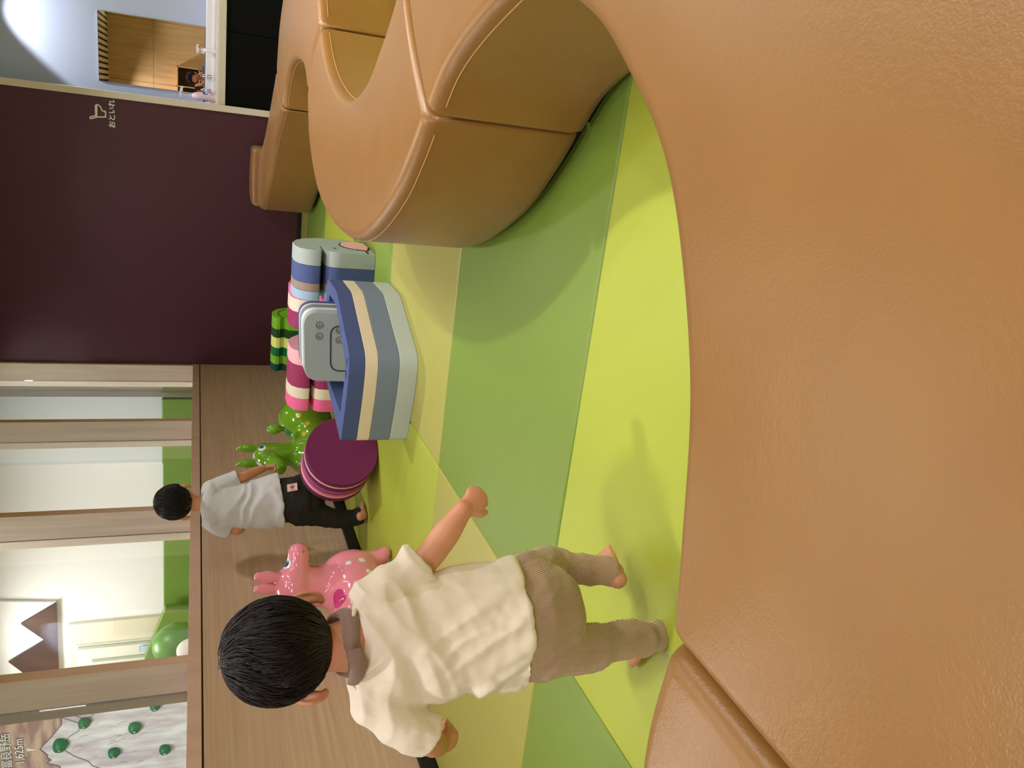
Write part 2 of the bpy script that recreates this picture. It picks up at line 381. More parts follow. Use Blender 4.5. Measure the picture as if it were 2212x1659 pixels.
# recess with a pale door, mountain cut-out and a round green cushion
dr = thing('door_2', None, None, (-5.85, 8.55, 0)); dr['kind'] = 'structure'
LD = mat('pale_door', (228, 222, 196), .5)
obj('door_frame', B((-6.5, 8.55, 0), (-5.72, 8.6, 2.17), .004), LD, dr)
obj('door_leaf', B((-6.4, 8.52, 0), (-5.98, 8.55, 2.1), .004), CREAM, dr)
obj('door_rail', B((-6.02, 8.50, .1), (-5.99, 8.52, 2.08)), mat('grey_green_trim', (176, 184, 160), .5), dr)
obj('door_rail', B((-6.2, 8.50, .1), (-6.17, 8.52, 1.95)), MATS['grey_green_trim'], dr)
obj('notice', B((-6.12, 8.495, 1.33), (-6.05, 8.5, 1.47)), mat('pale_blue_notice', (176, 204, 226), .5), dr)
for k in range(3): obj('notice_line', B((-6.11 + k * .02, 8.493, 1.35), (-6.105 + k * .02, 8.495, 1.45)), WHITE, dr)
pts = [at_y(a, b, 8.53) for a, b in ((121, 1304), (45, 1349), (96, 1384), (18, 1431), (60, 1462), (128, 1470))]
o = obj('mountain_cutout', prism(pts, (0, .03, 0)), mat('brown_board', (84, 54, 42), .5, var=((66, 42, 34), 3, (1, 1, 1), .1)))
tag(o, 'brown jagged mountain board high on the wall behind the glass', 'wall decoration')
pts = [V(p) for p in (at_y(-40, 1300, 8.56), at_y(121, 1302, 8.56), at_y(129, 1480, 8.56), at_y(-40, 1480, 8.56))]
o = obj('white_panel', prism(pts, (0, .036, 0)), WHITE); tag(o, 'white panel behind the brown mountain board', 'panel')
bm = bmesh.new(); pp = [(-5.5, 8.05, 0), (-5.5, 8.54, 0), (-5.5, 8.54, 1.2), (-5.5, 8.05, 1.05)]
pp = [at_y(428, 1318, 8.35), at_y(356, 1318, 8.35), at_y(312, 1424, 8.35), at_y(312, 1500, 8.35), at_y(428, 1500, 8.35)]
o = obj('foam_ramp', prism(pp, (0, .12, 0)), GF); tag(soft(o, .01), 'light green sloping foam ramp beyond the glass by the pale door', 'foam ramp')
bm = bmesh.new(); cc = at_y(385, 1392, 7.6); ell(bm, cc, (.23, .2, .25)); o = obj('round_cushion', bm, mat('deep_green_vinyl', (96, 146, 44), .35), None, True)
tag(o, 'dark green dome cushion behind the glass', 'cushion')
bm = bmesh.new(); tube(bm, [V((cc.x, cc.y, 0)), V((cc.x, cc.y, cc.z))], [.2, .2], seg=24); p_ = obj('cushion_post', bm, MATS['deep_green_vinyl'], o, True); 
cc = at_y(405, 1400, 7.0); bm = bmesh.new(); ell(bm, cc + V((-.03, 0, -.03)), (.11, .11, .13))
KN = mat('white_knit', (236, 224, 214), .8, .2, bump=(300, .6, (1, .1, 2)))
o = obj('knit_pouffe', bm, KN, None, True); tag(o, 'white ribbed round top just above the ledge behind the glass', 'cushion')
bm = bmesh.new(); tube(bm, [V((cc.x - .03, cc.y, 0)), V((cc.x - .03, cc.y, cc.z))], [.1, .1], seg=20); obj('pouffe_body', bm, KN, o, True)

# climbing wall
CY = 6.5
cwm = mat('weathered_plywood', (216, 190, 168), .6, .3, var=((164, 132, 128), 2.6, (1.2, 1, 5), .12))
cw = thing('climbing_wall', 'weathered climbing board printed with a white mountain and its name', 'climbing wall', (-6.0, CY, 0))
obj('board', B((-7.2, CY, 0), (-4.9, CY + .05, 3.1)), cwm, cw)
MW = mat('mountain_white', (244, 248, 250), .5, .3, var=((206, 196, 206), 2.2, (5, 2, 1.2), .13))
def cz(x, y, off=.0): return at_y(x, y, CY - .003 - off)
peak = [(420, 1500), (150, 1510), (131, 1551), (133, 1566), (112, 1592), (86, 1619), (92, 1624), (103, 1632), (101, 1637), (111, 1643), (101, 1649), (128, 1656), (155, 1700), (420, 1720)]
obj('mountain_print', prism([cz(*p) for p in peak], (0, .002, 0)), MW, cw)
MG = mat('mountain_line', (120, 112, 124), .6)
bm = bmesh.new(); tube(bm, [cz(*p, .002) for p in peak[1:-1]], [.0045] * (len(peak) - 2), seg=6)
for ln in ([(131, 1551), (150, 1556), (172, 1564), (170, 1580), (150, 1592), (140, 1604), (140, 1622), (160, 1634), (190, 1645), (200, 1655), (220, 1662)], [(162, 1547), (180, 1553), (196, 1549), (203, 1543)]):
    tube(bm, [cz(*p, .002) for p in ln], [.003] * len(ln), seg=6)
for k in range(26):
    a = random.uniform(105, 330); b = random.uniform(1560, 1655); l = random.uniform(8, 26)
    if a < 135 + abs(b - 1619) * .9: continue
    tube(bm, [cz(a, b, .001), cz(a + l * .5, b - l * .3, .001), cz(a + l, b - l * .35, .001)], [.0012, .0015, .001], seg=5)
obj('mountain_lines', bm, MG, cw)
for s_, px, py, sz in (('前富良野岳', 15, 1632, .092), ('1,625m', 42.5, 1624, .092)):
    p = cz(px, py, .002); text('lettering_outline', s_, sz, p, (PI / 2, 0, 0), MG, cw, .0005, .004); text('lettering', s_, sz, p - V((0, .003, 0)), (PI / 2, 0, 0), WHITE, cw, .0005, .0005)
obj('pointer', prism([cz(*p, .002) for p in ((57, 1617), (59, 1624), (80, 1620))], (0, .002, 0)), WHITE, cw)
HG = mat('hold_green', (26, 116, 72), .45, bump=(60, .3, (1, 1, 1)))
for (a, b), sh, lb in (((130, 1611), (.065, .06, .06), 'green climbing hold nearest the printed peak'), ((182, 1563), (.05, .05, .05), 'oval green climbing hold upper right of the mountain print'),
        ((291, 1573), (.055, .05, .055), 'triangular green climbing hold low on the right'), ((246, 1627), (.05, .05, .05), 'forked green climbing hold in the middle of the slope'),
        ((356, 1620), (.05, .05, .05), 'green climbing hold just above the ledge, furthest left'), ((335, 1527), (.045, .04, .045), 'green climbing hold half hidden at the post')):
    p = at_y(a, b, CY - .02); bm = bmesh.new(); rnd = random.Random(a)
    ell(bm, (0, 0, 0), sh, seg=14)
    for k in range(3):
        an = k * 2.1 + rnd.random(); ell(bm, (math.cos(an) * sh[0] * .5, 0, math.sin(an) * sh[2] * .5), (sh[0] * .6, sh[1] * .8, sh[2] * .6), seg=12)
    me = fuse(bm, .009, 3); t = thing('climbing_hold', lb, 'climbing hold', p, 'climbing holds'); o = obj('hold_body', me, HG, t, True); o.matrix_parent_inverse = Matrix()
    bm = bmesh.new(); tube(bm, [(0, -sh[1] * .95, 0), (0, -sh[1] * 1.15, 0)], [.011, .011], seg=12, cap='flat'); o = obj('bolt', bm, CHROME, t); o.matrix_parent_inverse = Matrix()

# ------------------------------------------------------------------ tan serpentine bench
def bench(label, L, R, H=.42, n=64, r=.024):
    fl, ll = spline([V((*p, 0)) for p in L], 0); fr_, lr = spline([V((*p, 0)) for p in R], 0); ln = (ll + lr) / 2
    es = [0, .08 * r, .3 * r, .6 * r, r, 1.4 * r]; st = [e / ln for e in es]; st += [es[-1] / ln + (1 - 2 * es[-1] / ln) * k / n for k in range(1, n)] + [1 - s for s in reversed([e / ln for e in es])]
    c = thing('bench_section', label, 'bench', (sum(p[0] for p in L) / len(L), sum(p[1] for p in L) / len(L), 0), 'tan wavy bench sections')
    bm = bmesh.new(); rings = []; plin = bmesh.new(); pr = []
    for s in st:
        a, b = fl(s), fr_(s); wd = (b - a).length; d = (b - a).normalized(); e = min(s, 1 - s) * ln
        def nin(f, o_):
            tg = (f(min(1, s + .012)) - f(max(0, s - .012))).normalized(); p_ = V((-tg.y, tg.x, 0))
            return p_ if p_.dot(o_) > 0 else -p_
        nL, nR = nin(fl, d), nin(fr_, -d)
        if e < .10:                                   # near a seam both edges follow the seam line
            q1 = e / .10; nL = (d * (1 - q1) + nL * q1).normalized(); nR = (-d * (1 - q1) + nR * q1).normalized()
        q = 0 if e >= r else r - math.sqrt(max(0, r * r - (r - e) ** 2))
        ins = .35 * q; prof = []
        rs = .034                                              # edge roll
        side = [(.03, .028), (.010, .034), (0, .06), (0, .15), (0, .25), (0, H - rs)]
        side += [(rs * (1 - math.cos(t)), H - rs + rs * math.sin(t)) for t in (PI / 8, PI / 4, 3 * PI / 8, PI / 2)]
        for x, z in side: prof.append((ins + x, z - (q if z > H - rs else 0)))
        k = 9; aa_ = a + nL * (rs + ins); bb_ = b + nR * (rs + ins)
        ptsr = [a + nL * x + V((0, 0, z)) for x, z in prof] + [aa_.lerp(bb_, j / k) + V((0, 0, H - q + .007 * math.sin(PI * j / k))) for j in range(1, k)] + [b + nR * x + V((0, 0, z)) for x, z in reversed(prof)]
        rings.append([bm.verts.new(p) for p in ptsr])
        pr.append([plin.verts.new(p) for p in (a + nL * .05, a + nL * .05 + V((0, 0, .05)), b + nR * .05 + V((0, 0, .05)), b + nR * .05)])
    for A, Bq in zip(rings, rings[1:]):
        for k in range(len(A)): bm.faces.new((A[k], A[(k + 1) % len(A)], Bq[(k + 1) % len(A)], Bq[k]))
    bm.faces.new(rings[0]); bm.faces.new(rings[-1][::-1])
    o = obj('upholstery', bm, TAN, c, True)
    for A, Bq in zip(pr, pr[1:]):
        for k in range(4): plin.faces.new((A[k], A[(k + 1) % 4], Bq[(k + 1) % 4], Bq[k]))
    plin.faces.new(pr[0]); plin.faces.new(pr[-1][::-1]); obj('plinth', plin, BLACK, c)
    for f, g, nm in ((fl, fr_, 1), (fr_, fl, 1)):              # stitched thread line under the roll
        bm = bmesh.new(); P = []
        for k in range(61):
            s = .02 + .96 * k / 60; a = f(s); d = (g(s) - a).normalized(); P.append(a - d * .0002 + V((0, 0, H - .036)))
        tube(bm, P, [.0013] * 61, seg=6); obj('stitching', bm, THREAD, c, True)
    return c
bench('tan bench section at the near left corner, left of the piped seam',
      [(-1.9, .15), (-1.5, .33), (-1.1, .50), (-.85, .60), (-.66, .640), (-.505, .631)], [(-1.95, -.5), (-1.5, -.5), (-1.1, -.5), (-.9, -.5), (-.7, -.5), (-.515, -.5)])
bench('broad tan bench section filling the foreground, nearest the viewer',
      [(-.499, .634), (-.40, .655), (-.24, .695), (-.09, .77), (0, .84), (.07, .93), (.14, 1.04), (.19, 1.16), (.235, 1.30), (.205, 1.45), (.15, 1.63), (.09, 1.76), (.008, 1.853)],
      [(-.505, -.5), (-.2, -.5), (.2, -.42), (.55, -.15), (.8, .25), (.9, .7), (.95, 1.1), (.93, 1.5), (.8, 1.85), (.6, 2.05), (.37, 2.225)], n=110)
bench('tan bench section curving round the oval opening, second from the viewer',
      [(.003, 1.868), (-.09, 1.965), (-.21, 2.125), (-.335, 2.39), (-.405, 2.65), (-.43, 2.98), (-.405, 3.36), (-.33, 3.68), (-.17, 3.97), (.045, 4.12)],
      [(.362, 2.24), (.28, 2.32), (.19, 2.45), (.09, 2.64), (.035, 2.95), (.09, 3.3), (.19, 3.57), (.315, 3.76)], n=90)
bench('tan bench section around the narrow arch-shaped bay, third from the viewer',
      [(.055, 4.13), (.16, 4.31), (.21, 4.65), (.19, 5.0), (.08, 5.25), (-.048, 5.362)], [(.325, 3.77), (.52, 3.95), (.7, 4.3), (.76, 4.8), (.7, 5.35), (.48, 5.72), (.19, 5.86)])
bench('tan bench section running up to the plum wall',
      [(-.056, 5.372), (-.28, 5.88), (-.58, 6.33), (-.79, 6.70), (-.86, 6.92), (-.87, 7.18)], [(.18, 5.872), (-.02, 6.22), (-.22, 6.6), (-.36, 6.95), (-.40, 7.18)])
bench('small taller tan bench end block against the plum wall', [(-.87, 7.19), (-.885, 7.4), (-.86, 7.66)], [(-.40, 7.19), (-.40, 7.4), (-.40, 7.66)], H=.465, n=12)

# ------------------------------------------------------------------ foam play blocks
def foam(n, c): return mat(n, c, .75, .25, bump=(500, .25, (1, 1, 1)))
F_GREY = foam('foam_grey', (172, 182, 180)); F_SAGE = foam('foam_sage', (190, 202, 198)); F_SLATE = foam('foam_slate', (124, 138, 158)); F_CREAM = foam('foam_cream', (230, 214, 188))
F_NAVY = foam('foam_navy', (78, 92, 142)); F_TAUPE = foam('foam_taupe', (154, 136, 126)); F_SKY = foam('foam_sky', (160, 184, 212)); F_WHITE = foam('foam_white', (222, 226, 222))
F_LPINK = foam('foam_light_pink', (246, 186, 194)); F_MAG = foam('foam_magenta', (160, 56, 100)); F_HOT = foam('foam_hot_pink', (244, 110, 160)); F_IVORY = foam('foam_ivory', (236, 222, 200))
F_GR1 = foam('foam_leaf', (118, 176, 40)); F_GR2 = foam('foam_forest', (28, 72, 30)); F_GR3 = foam('foam_lemon', (220, 228, 130)); F_GR4 = foam('foam_emerald', (10, 106, 52)); F_GR5 = foam('foam_teal', (10, 68, 60))
F_PUR = foam('foam_purple', (118, 40, 88)); F_ORCH = foam('foam_orchid', (176, 92, 150)); F_ROSE = foam('foam_rose', (226, 118, 146))
DARK = mat('dark_recess', (40, 46, 46), .8)

def slab(t, prof, x0, layers, y0=0, ang=0, pivot=None):
    """profile in (y,z), stacked layers along -X from x0"""
    x = x0
    for th, m in layers:
        bm = prism([(x, y0 + p[0], p[1]) for p in prof], (-th + .0006, 0, 0))
        if ang: bmesh.ops.rotate(bm, cent=pivot, matrix=Matrix.Rotation(ang, 3, 'Z'), verts=bm.verts)
        o = obj('foam_layer', bm, m, t); soft(o, .003, 2); x -= th
HP = [(0, 0), (0, .185), (.006, .225), (.03, .252), (.08, .26), (.165, .26), (.17, .268), (.165, .276), (.04, .28), (.022, .288), (.02, .32), (.035, .36), (.075, .395), (.14, .412),
      (.24, .412), (.33, .385), (.40, .33), (.445, .25), (.455, .16), (.43, .08), (.36, .0)]
def arc_close(p): return p
t = thing('animal_block', 'grey, navy and taupe layered foam block with a pink mouth beside the tan bench', 'foam block', (-.85, 4.5, 0), 'upright layered foam animal blocks')
slab(t, HP, -.725, [(.085, F_GREY), (.095, F_NAVY), (.045, F_TAUPE), (.05, F_SKY)], 4.29)
mp = [(.10, .03), (.12, .09), (.17, .14), (.23, .155), (.30, .14), (.345, .10), (.35, .05), (.33, .01), (.2, .006)]
o = obj('mouth', prism([(-.7235, 4.29 + a, b) for a, b in mp], (.004, 0, 0)), foam('foam_blush', (246, 186, 180)), t); tag(o, 'pink foam inlay')
o = obj('mouth_groove', prism([(-.7245, 4.29 + .225 + (a - .225) * 1.1, .078 + (b - .078) * 1.12) for a, b in mp], (.002, 0, 0)), DARK, t)
obj('slot', B((-.7245, 4.30, .035), (-.722, 4.36, .045)), DARK, t)
bm = bmesh.new(); ell(bm, (-.724, 4.41, .20), (.002, .009, .009), seg=12); obj('eye', bm, DARK, t, True)
bm = bmesh.new(); ell(bm, (-.7205, 4.44, .075), (.002, .012, .008), seg=12); obj('nostril', bm, MATS['foam_taupe'], t, True)

PL = [(.09, F_LPINK), (.14, F_MAG), (.07, F_IVORY), (.075, F_HOT)]
HPP = [(a, b * .91) for a, b in HP]
t = thing('animal_block', 'light pink, magenta and cream layered foam block behind the grey face block', 'foam block', (-1.6, 4.95, 0), 'upright layered foam animal blocks')
slab(t, HPP, -1.395, PL, 4.66)
t = thing('animal_block', 'foam block showing only a hot pink sliver behind the grey face block', 'foam block', (-1.2, 5.0, 0), 'upright layered foam animal blocks')
slab(t, HPP, -1.045, [(.06, F_HOT), (.08, F_IVORY), (.1, F_MAG)], 4.75)
t = thing('clover_block', 'green striped layered foam block standing at the back before the plum wall', 'foam block', (-1.6, 5.8, 0), 'upright layered foam animal blocks')
GP = [(0, 0), (-.01, .15), (0, .26), (.012, .30), (.04, .315), (.05, .325), (.045, .34), (.025, .352), (.028, .375), (.06, .395), (.12, .402), (.2, .395), (.28, .36), (.33, .30), (.34, .2), (.3, .08), (.22, 0)]
slab(t, GP, -1.435, [(.085, F_GR1), (.06, F_GR2), (.075, F_GR3), (.06, F_GR4), (.06, F_GR1), (.05, F_GR5)], 5.6)
bm = bmesh.new(); ell(bm, (-1.434, 5.68, .30), (.002, .009, .009), seg=12); obj('eye', bm, DARK, t, True)
tube_pts = [(-1.434, 5.63, .33), (-1.434, 5.70, .355), (-1.434, 5.80, .35), (-1.434, 5.88, .30)]
bm = bmesh.new(); tubes(bm, tube_pts, [.003] * 4, n=12, seg=6); obj('wing_line', bm, F_GR2, t, True)

# frame block lying flat
t = thing('frame_block', 'blue, cream and slate layered foam frame lying flat on the pale mat', 'foam block', (-1.1, 3.5, 0))
out = [(-1.405, 3.315), (-1.15, 3.245), (-.985, 3.232), (-.80, 3.675), (-.80, 3.97), (-1.24, 3.97)]
inn = [(-1.285, 3.37), (-1.13, 3.33), (-1.045, 3.315), (-.862, 3.66), (-.862, 3.88), (-1.245, 3.88)]
ou = round_poly([V((a, b)) for a, b in out], [.03, .12, .12, .04, .05, .05], 8); inr = round_poly([V((a, b)) for a, b in inn], [.02, .06, .06, .03, .03, .03], 8)
z = 0
for th, m in [(.082, F_SAGE), (.092, F_SLATE), (.056, F_CREAM), (.07, F_NAVY)]:
    o = obj('foam_layer', ring_prism(ou, inr, z, z + th - .0006), m, t); soft(o, .003, 2); z += th
for yy, xx in ((3.292, -1.02), (3.295, -1.075)):
    bm = bmesh.new(); ell(bm, (xx, yy, .3), (.017, .010, .002), seg=14); obj('eye_hole', bm, mat('navy_hole', (34, 42, 92), .8), t, True)

# grey rounded face block standing in the frame's opening
t = thing('face_block', 'grey rounded-square foam block with ringed dots, standing inside the foam frame', 'foam block', (-1.0, 3.5, 0))
q_ = 1.0585
def fx(a, b): return (a * q_, .9 - (.9 - b) * q_)
rp = [(-1.225, .0), fx(-1.155, .455), fx(-.84, .475), (-.889, .0)]
rq = round_poly([V((a, b)) for a, b in rp], [.01, .075, .075, .01], 10)
y = 3.625
for th, m, k in [(.05, F_GREY, 1), (.045, F_WHITE, 1), (.06, F_SLATE, 1), (.025, F_CREAM, 1), (.045, F_NAVY, 1)]:
    o = obj('foam_layer', prism([(a, y, b) for a, b in rq], (0, th - .0006, 0)), m, t); soft(o, .006, 3); y += th
gq = round_poly([V(fx(*p)) for p in ((-1.105, .14), (-1.105, .345), (-.90, .355), (-.90, .14))], .045, 8)
bm = bmesh.new(); tube(bm, [(a, 3.624, b) for a, b in gq] + [(gq[0][0], 3.624, gq[0][1])], [.0028] * (len(gq) + 1), seg=8); obj('panel_groove', bm, DARK, t, True)
G3 = foam('foam_dark_grey', (132, 140, 134))
for a, b in ((-.898, .405), (-.947, .403), (-.918, .318), (-.962, .316)):
    a, b = fx(a, b)
    bm = bmesh.new(); r_ = .015; P = [(a + r_ * math.cos(u * PI / 10), 3.623, b + r_ * math.sin(u * PI / 10)) for u in range(21)]; tube(bm, P, [.0026] * 21, seg=6); obj('ring', bm, G3, t, True)
    bm = bmesh.new(); ell(bm, (a - .003, 3.623, b), (.006, .002, .006), seg=12); obj('dot', bm, G3, t, True)

# purple striped drum
t = thing('drum_block', 'purple foam drum lying on its side with pink stripes, before the green pony', 'foam block', (-1.7, 3.95, 0))
Nn = V((.70, -.714, 0)); c0 = V((-1.68, 3.86, .188)); dd = 0
for th, m in [(.05, F_PUR), (.022, F_LPINK), (.05, F_PUR), (.035, F_ORCH), (.012, F_PUR), (.028, F_ROSE), (.028, F_LPINK), (.05, F_PUR)]:
    bm = bmesh.new(); tube(bm, [c0 - Nn * dd, c0 - Nn * (dd + th - .0006)], [.186, .186], seg=72, cap='flat'); o = obj('foam_layer', bm, m, t); soft(o, .003, 2); dd += th

# ------------------------------------------------------------------ inflatable ponies
def rubber(n, c): return mat(n, c, .12, .55, coat=.7)
def patch(me_bm, c, r, nrm, m, t, nm, label=None, th=.003):
    bm = bmesh.new(); n_ = V(nrm).normalized(); a = n_.cross(V((0, 0, 1))).normalized(); b = a.cross(n_)
    ell(bm, c, (r[0], r[1], th), (a, b, n_), seg=20); o = obj(nm, bm, m, t, True)
    if label: o['label'] = label
    return o
def surf(me, origin, direction):
    """first hit on the mesh along direction, for sticking markings on the skin"""
    from mathutils.bvhtree import BVHTree
    bvh = BVHTree.FromPolygons([v.co for v in me.vertices], [p.vertices for p in me.polygons])
    h = bvh.ray_cast(V(origin), V(direction).normalized()); return (h[0], h[1])
def decal(me, px, py, r, m, t, nm, label=None, lift=.0):
    """printed patch wrapped on the skin: small disc grid projected along the local normal"""
    from mathutils.bvhtree import BVHTree
    bvh = BVHTree.FromPolygons([v.co for v in me.vertices], [p.vertices for p in me.polygons])
    h = bvh.ray_cast(CO, ray(px, py))
    if h[0] is None: return
    n_ = h[1]; a = n_.cross(V((0, 0, 1)) if abs(n_.z) < .9 else V((1, 0, 0))).normalized(); b = a.cross(n_)
    bm = bmesh.new(); rings = []
    for k in range(7):
        rg = []
        for j in range(24):
            u = 2 * PI * j / 24; q = h[0] + (a * math.cos(u) * r[0] + b * math.sin(u) * r[1]) * max(.02, k / 6)
            hh = bvh.ray_cast(q + n_ * .03, -n_, .09); p = (hh[0] + hh[1] * (.0012 + lift)) if hh[0] is not None else q
            rg.append(bm.verts.new(p))
        rings.append(rg)
    bm.faces.new(rings[0])
    for A, Bq in zip(rings, rings[1:]):
        for j in range(24): bm.faces.new((A[j], A[(j + 1) % 24], Bq[(j + 1) % 24], Bq[j]))
    o = obj(nm, bm, m, t, True)
    if label: o['label'] = label
    return o
EB = mat('eye_blue', (24, 70, 150), .2, coat=.5); EW = mat('eye_white', (236, 238, 240), .25, coat=.4)
# pink
PK = rubber('pink_rubber', (244, 146, 168))
t = thing('inflatable_pony', 'glossy pink inflatable hopping pony with white dots behind the nearer child', 'toy animal', (-2.12, 3.35, 0), 'inflatable hopping ponies')
bm = bmesh.new()
ell(bm, (-2.15, 3.30, .19), (.155, .20, .155)); ell(bm, (-2.20, 3.12, .19), (.13, .14, .14)); ell(bm, (-2.10, 3.36, .20), (.115, .11, .14))
tubes(bm, [(-2.14, 3.33, .27), (-2.13, 3.32, .36), (-2.105, 3.31, .46)], [.125, .095, .092], n=10)
ell(bm, (-2.105, 3.30, .475), (.10, .10, .088)); ell(bm, (-2.14, 3.27, .46), (.085, .085, .08))
tubes(bm, [(-2.06, 3.31, .465), (-2.01, 3.33, .455), (-1.965, 3.35, .452)], [.075, .050, .050], n=8)
ell(bm, (-1.962, 3.35, .452), (.02, .05, .048))
for lx, ly in ((-2.05, 3.40), (-2.20, 3.42), (-2.12, 3.10), (-2.28, 3.10)):
    tubes(bm, [(lx - (lx + 2.15) * .3, ly, .12), (lx, ly, .055), (lx + (lx + 2.15) * .15, ly + (.012 if ly > 3.2 else -.02), .033)], [.07, .044, .036], n=8)
me = fuse(bm, .008, 12, .7); o = obj('body', me, PK, t, True)
for bx, tx in ((-2.10, -2.095), (-2.04, -2.03)):
    bm = bmesh.new(); tubes(bm, [(bx - .01, 3.29, .535), (bx, 3.285, .59), (tx, 3.28, .636)], [(.022, .018), (.030, .022), (.020, .014)], n=10, hint=V((1, 0, 0))); obj('ear', bm, PK, t, True)
decal(me, 621, 1218, (.026, .026), EW, t, 'eye_white'); decal(me, 620, 1218, (.016, .018), EB, t, 'iris', None, .0008)
for a, b, r in ((753, 1216, .014), (782, 1210, .017), (796, 1234, .013)): decal(me, a, b, (r, r), EW, t, 'dot', 'white dot')
decal(me, 733, 1294, (.045, .036), mat('magenta_patch', (206, 62, 130), .15, coat=.6), t, 'saddle', 'magenta saddle patch')
decal(me, 655, 1191, (.008, .004), mat('rose_dark', (206, 92, 116), .4), t, 'nostril')
# green
GN = rubber('green_rubber', (112, 168, 34))
t = thing('inflatable_pony', 'glossy green inflatable hopping pony with yellow dots behind the purple drum', 'toy animal', (-2.05, 4.9, 0), 'inflatable hopping ponies')
bm = bmesh.new()
ell(bm, (-2.12, 4.80, .19), (.145, .16, .15)); ell(bm, (-1.99, 5.10, .22), (.155, .20, .175)); ell(bm, (-2.06, 4.95, .18), (.14, .16, .14))
tubes(bm, [(-2.11, 4.80, .27), (-2.10, 4.79, .35), (-2.095, 4.77, .46)], [.12, .075, .075], n=10)
ell(bm, (-2.095, 4.77, .495), (.078, .085, .074)); tubes(bm, [(-2.10, 4.76, .48), (-2.115, 4.68, .44), (-2.12, 4.64, .425)], [.065, .05, .052], n=8)
for lx, ly in ((-2.02, 4.70), (-2.22, 4.70), (-1.90, 5.18), (-2.10, 5.22)):
    tubes(bm, [(lx, ly, .12), (lx, ly, .055), (lx, ly - .03, .035)], [.06, .046, .04], n=8)
me = fuse(bm, .008, 12, .7); o = obj('body', me, GN, t, True)
for x in (-2.045, -2.15):
    bm = bmesh.new(); tubes(bm, [(x - .005, 4.77, .545), (x, 4.775, .60), (x - .005, 4.78, .652)], [(.020, .016), (.029, .022), (.015, .012)], n=10, hint=V((1, 0, 0))); obj('ear', bm, GN, t, True)
bm = bmesh.new(); ell(bm, (-1.945, 4.83, .44), (.034, .034, .046)); ell(bm, (-1.955, 4.86, .40), (.02, .02, .03)); obj('tail', bm, GN, t, True)
decal(me, 566, 968, (.020, .023), EW, t, 'eye_white'); decal(me, 565, 966, (.012, .014), EB, t, 'iris', None, .0008)
decal(me, 548, 985, (.010, .022), EW, t, 'blaze', 'white blaze'); decal(me, 560, 1003, (.018, .020), EW, t, 'eye_white')
YD = mat('yellow_dot', (206, 190, 50), .15, coat=.6)
for a, b in ((656, 938), (664, 915), (645, 897)): decal(me, a, b, (.018, .018), YD, t, 'dot', 'yellow dot')
decal(me, 620, 932, (.022, .045), mat('teal_patch', (20, 124, 82), .15, coat=.6), t, 'saddle', 'teal saddle patch')

# ------------------------------------------------------------------ children
SKIN = mat('skin', (220, 160, 124), .5, .4, sss=.08, var=((210, 144, 112), 14, (1, 1, 1), .3))
HAIR = mat('black_hair', (16, 12, 12), .5, .35, var=((30, 22, 22), 60, (1, 1, 1), .3))
def hand(bm, wr, d, n, side, L=.085, curl=.6):
    """wr wrist, d finger direction, n palm normal (fingers curl towards it), side = +1/-1 where the thumb sits"""
    d = V(d).normalized(); n = V(n); n = (n - d * n.dot(d)).normalized(); s = d.cross(n) * side
    k = L / .085
    tubes(bm, [wr - d * .01, wr + d * .012 * k, wr + d * .03 * k, wr + d * .043 * k], [(.014 * k, .012 * k), (.018 * k, .012 * k), (.022 * k, .011 * k), (.020 * k, .009 * k)], n=8, hint=s)
    for i, (o, ln) in enumerate(((.0185, .9), (.0064, 1.0), (-.0060, .94), (-.0180, .76))):
        p = wr + d * (.040 - abs(o) * .15) * k + s * o * k; a = 0.1; q = [p - d * .008]; dirn = d
        for sg in range(3):
            a += curl * (.8 if sg == 0 else 1.1); dirn = d * math.cos(a) + n * math.sin(a) + s * (o * 4)
            q.append(q[-1] + dirn.normalized() * (.0175 if sg == 0 else .0125) * ln * k)
        tube(bm, q, [.0056 * k, .0055 * k, .0052 * k, .0044 * k], seg=10)
    p = wr + d * .010 * k + s * .014 * k
    tube(bm, [p, p + (d * .5 + s * .75 + n * .3).normalized() * .017 * k, p + (d * .85 + s * .6 + n * .55).normalized() * .034 * k], [.0085 * k, .0072 * k, .0056 * k], seg=10)
def foot(bm, heel, toe, upd, k=1):
    heel, toe = V(heel), V(toe); d = (toe - heel).normalized(); s = d.cross(V(upd)).normalized(); L = (toe - heel).length; u = s.cross(d)
    tubes(bm, [heel + d * .02 * k + u * .006, heel + d * L * .35 + u * .006, heel + d * L * .62, heel + d * L * .8], [(.021 * k, .020 * k), (.021 * k, .018 * k), (.026 * k, .012 * k), (.025 * k, .009 * k)], n=10, hint=s)
    for i in range(5):
        o = (-.020 + i * .010) * k; rr = (.0095, .0072, .0068, .0064, .006)[i] * k
        tube(bm, [heel + d * L * .74 + s * o, heel + d * (L * (.96 - i * .035)) + s * o * 1.1 - u * .002], [rr, rr * .9], seg=10)
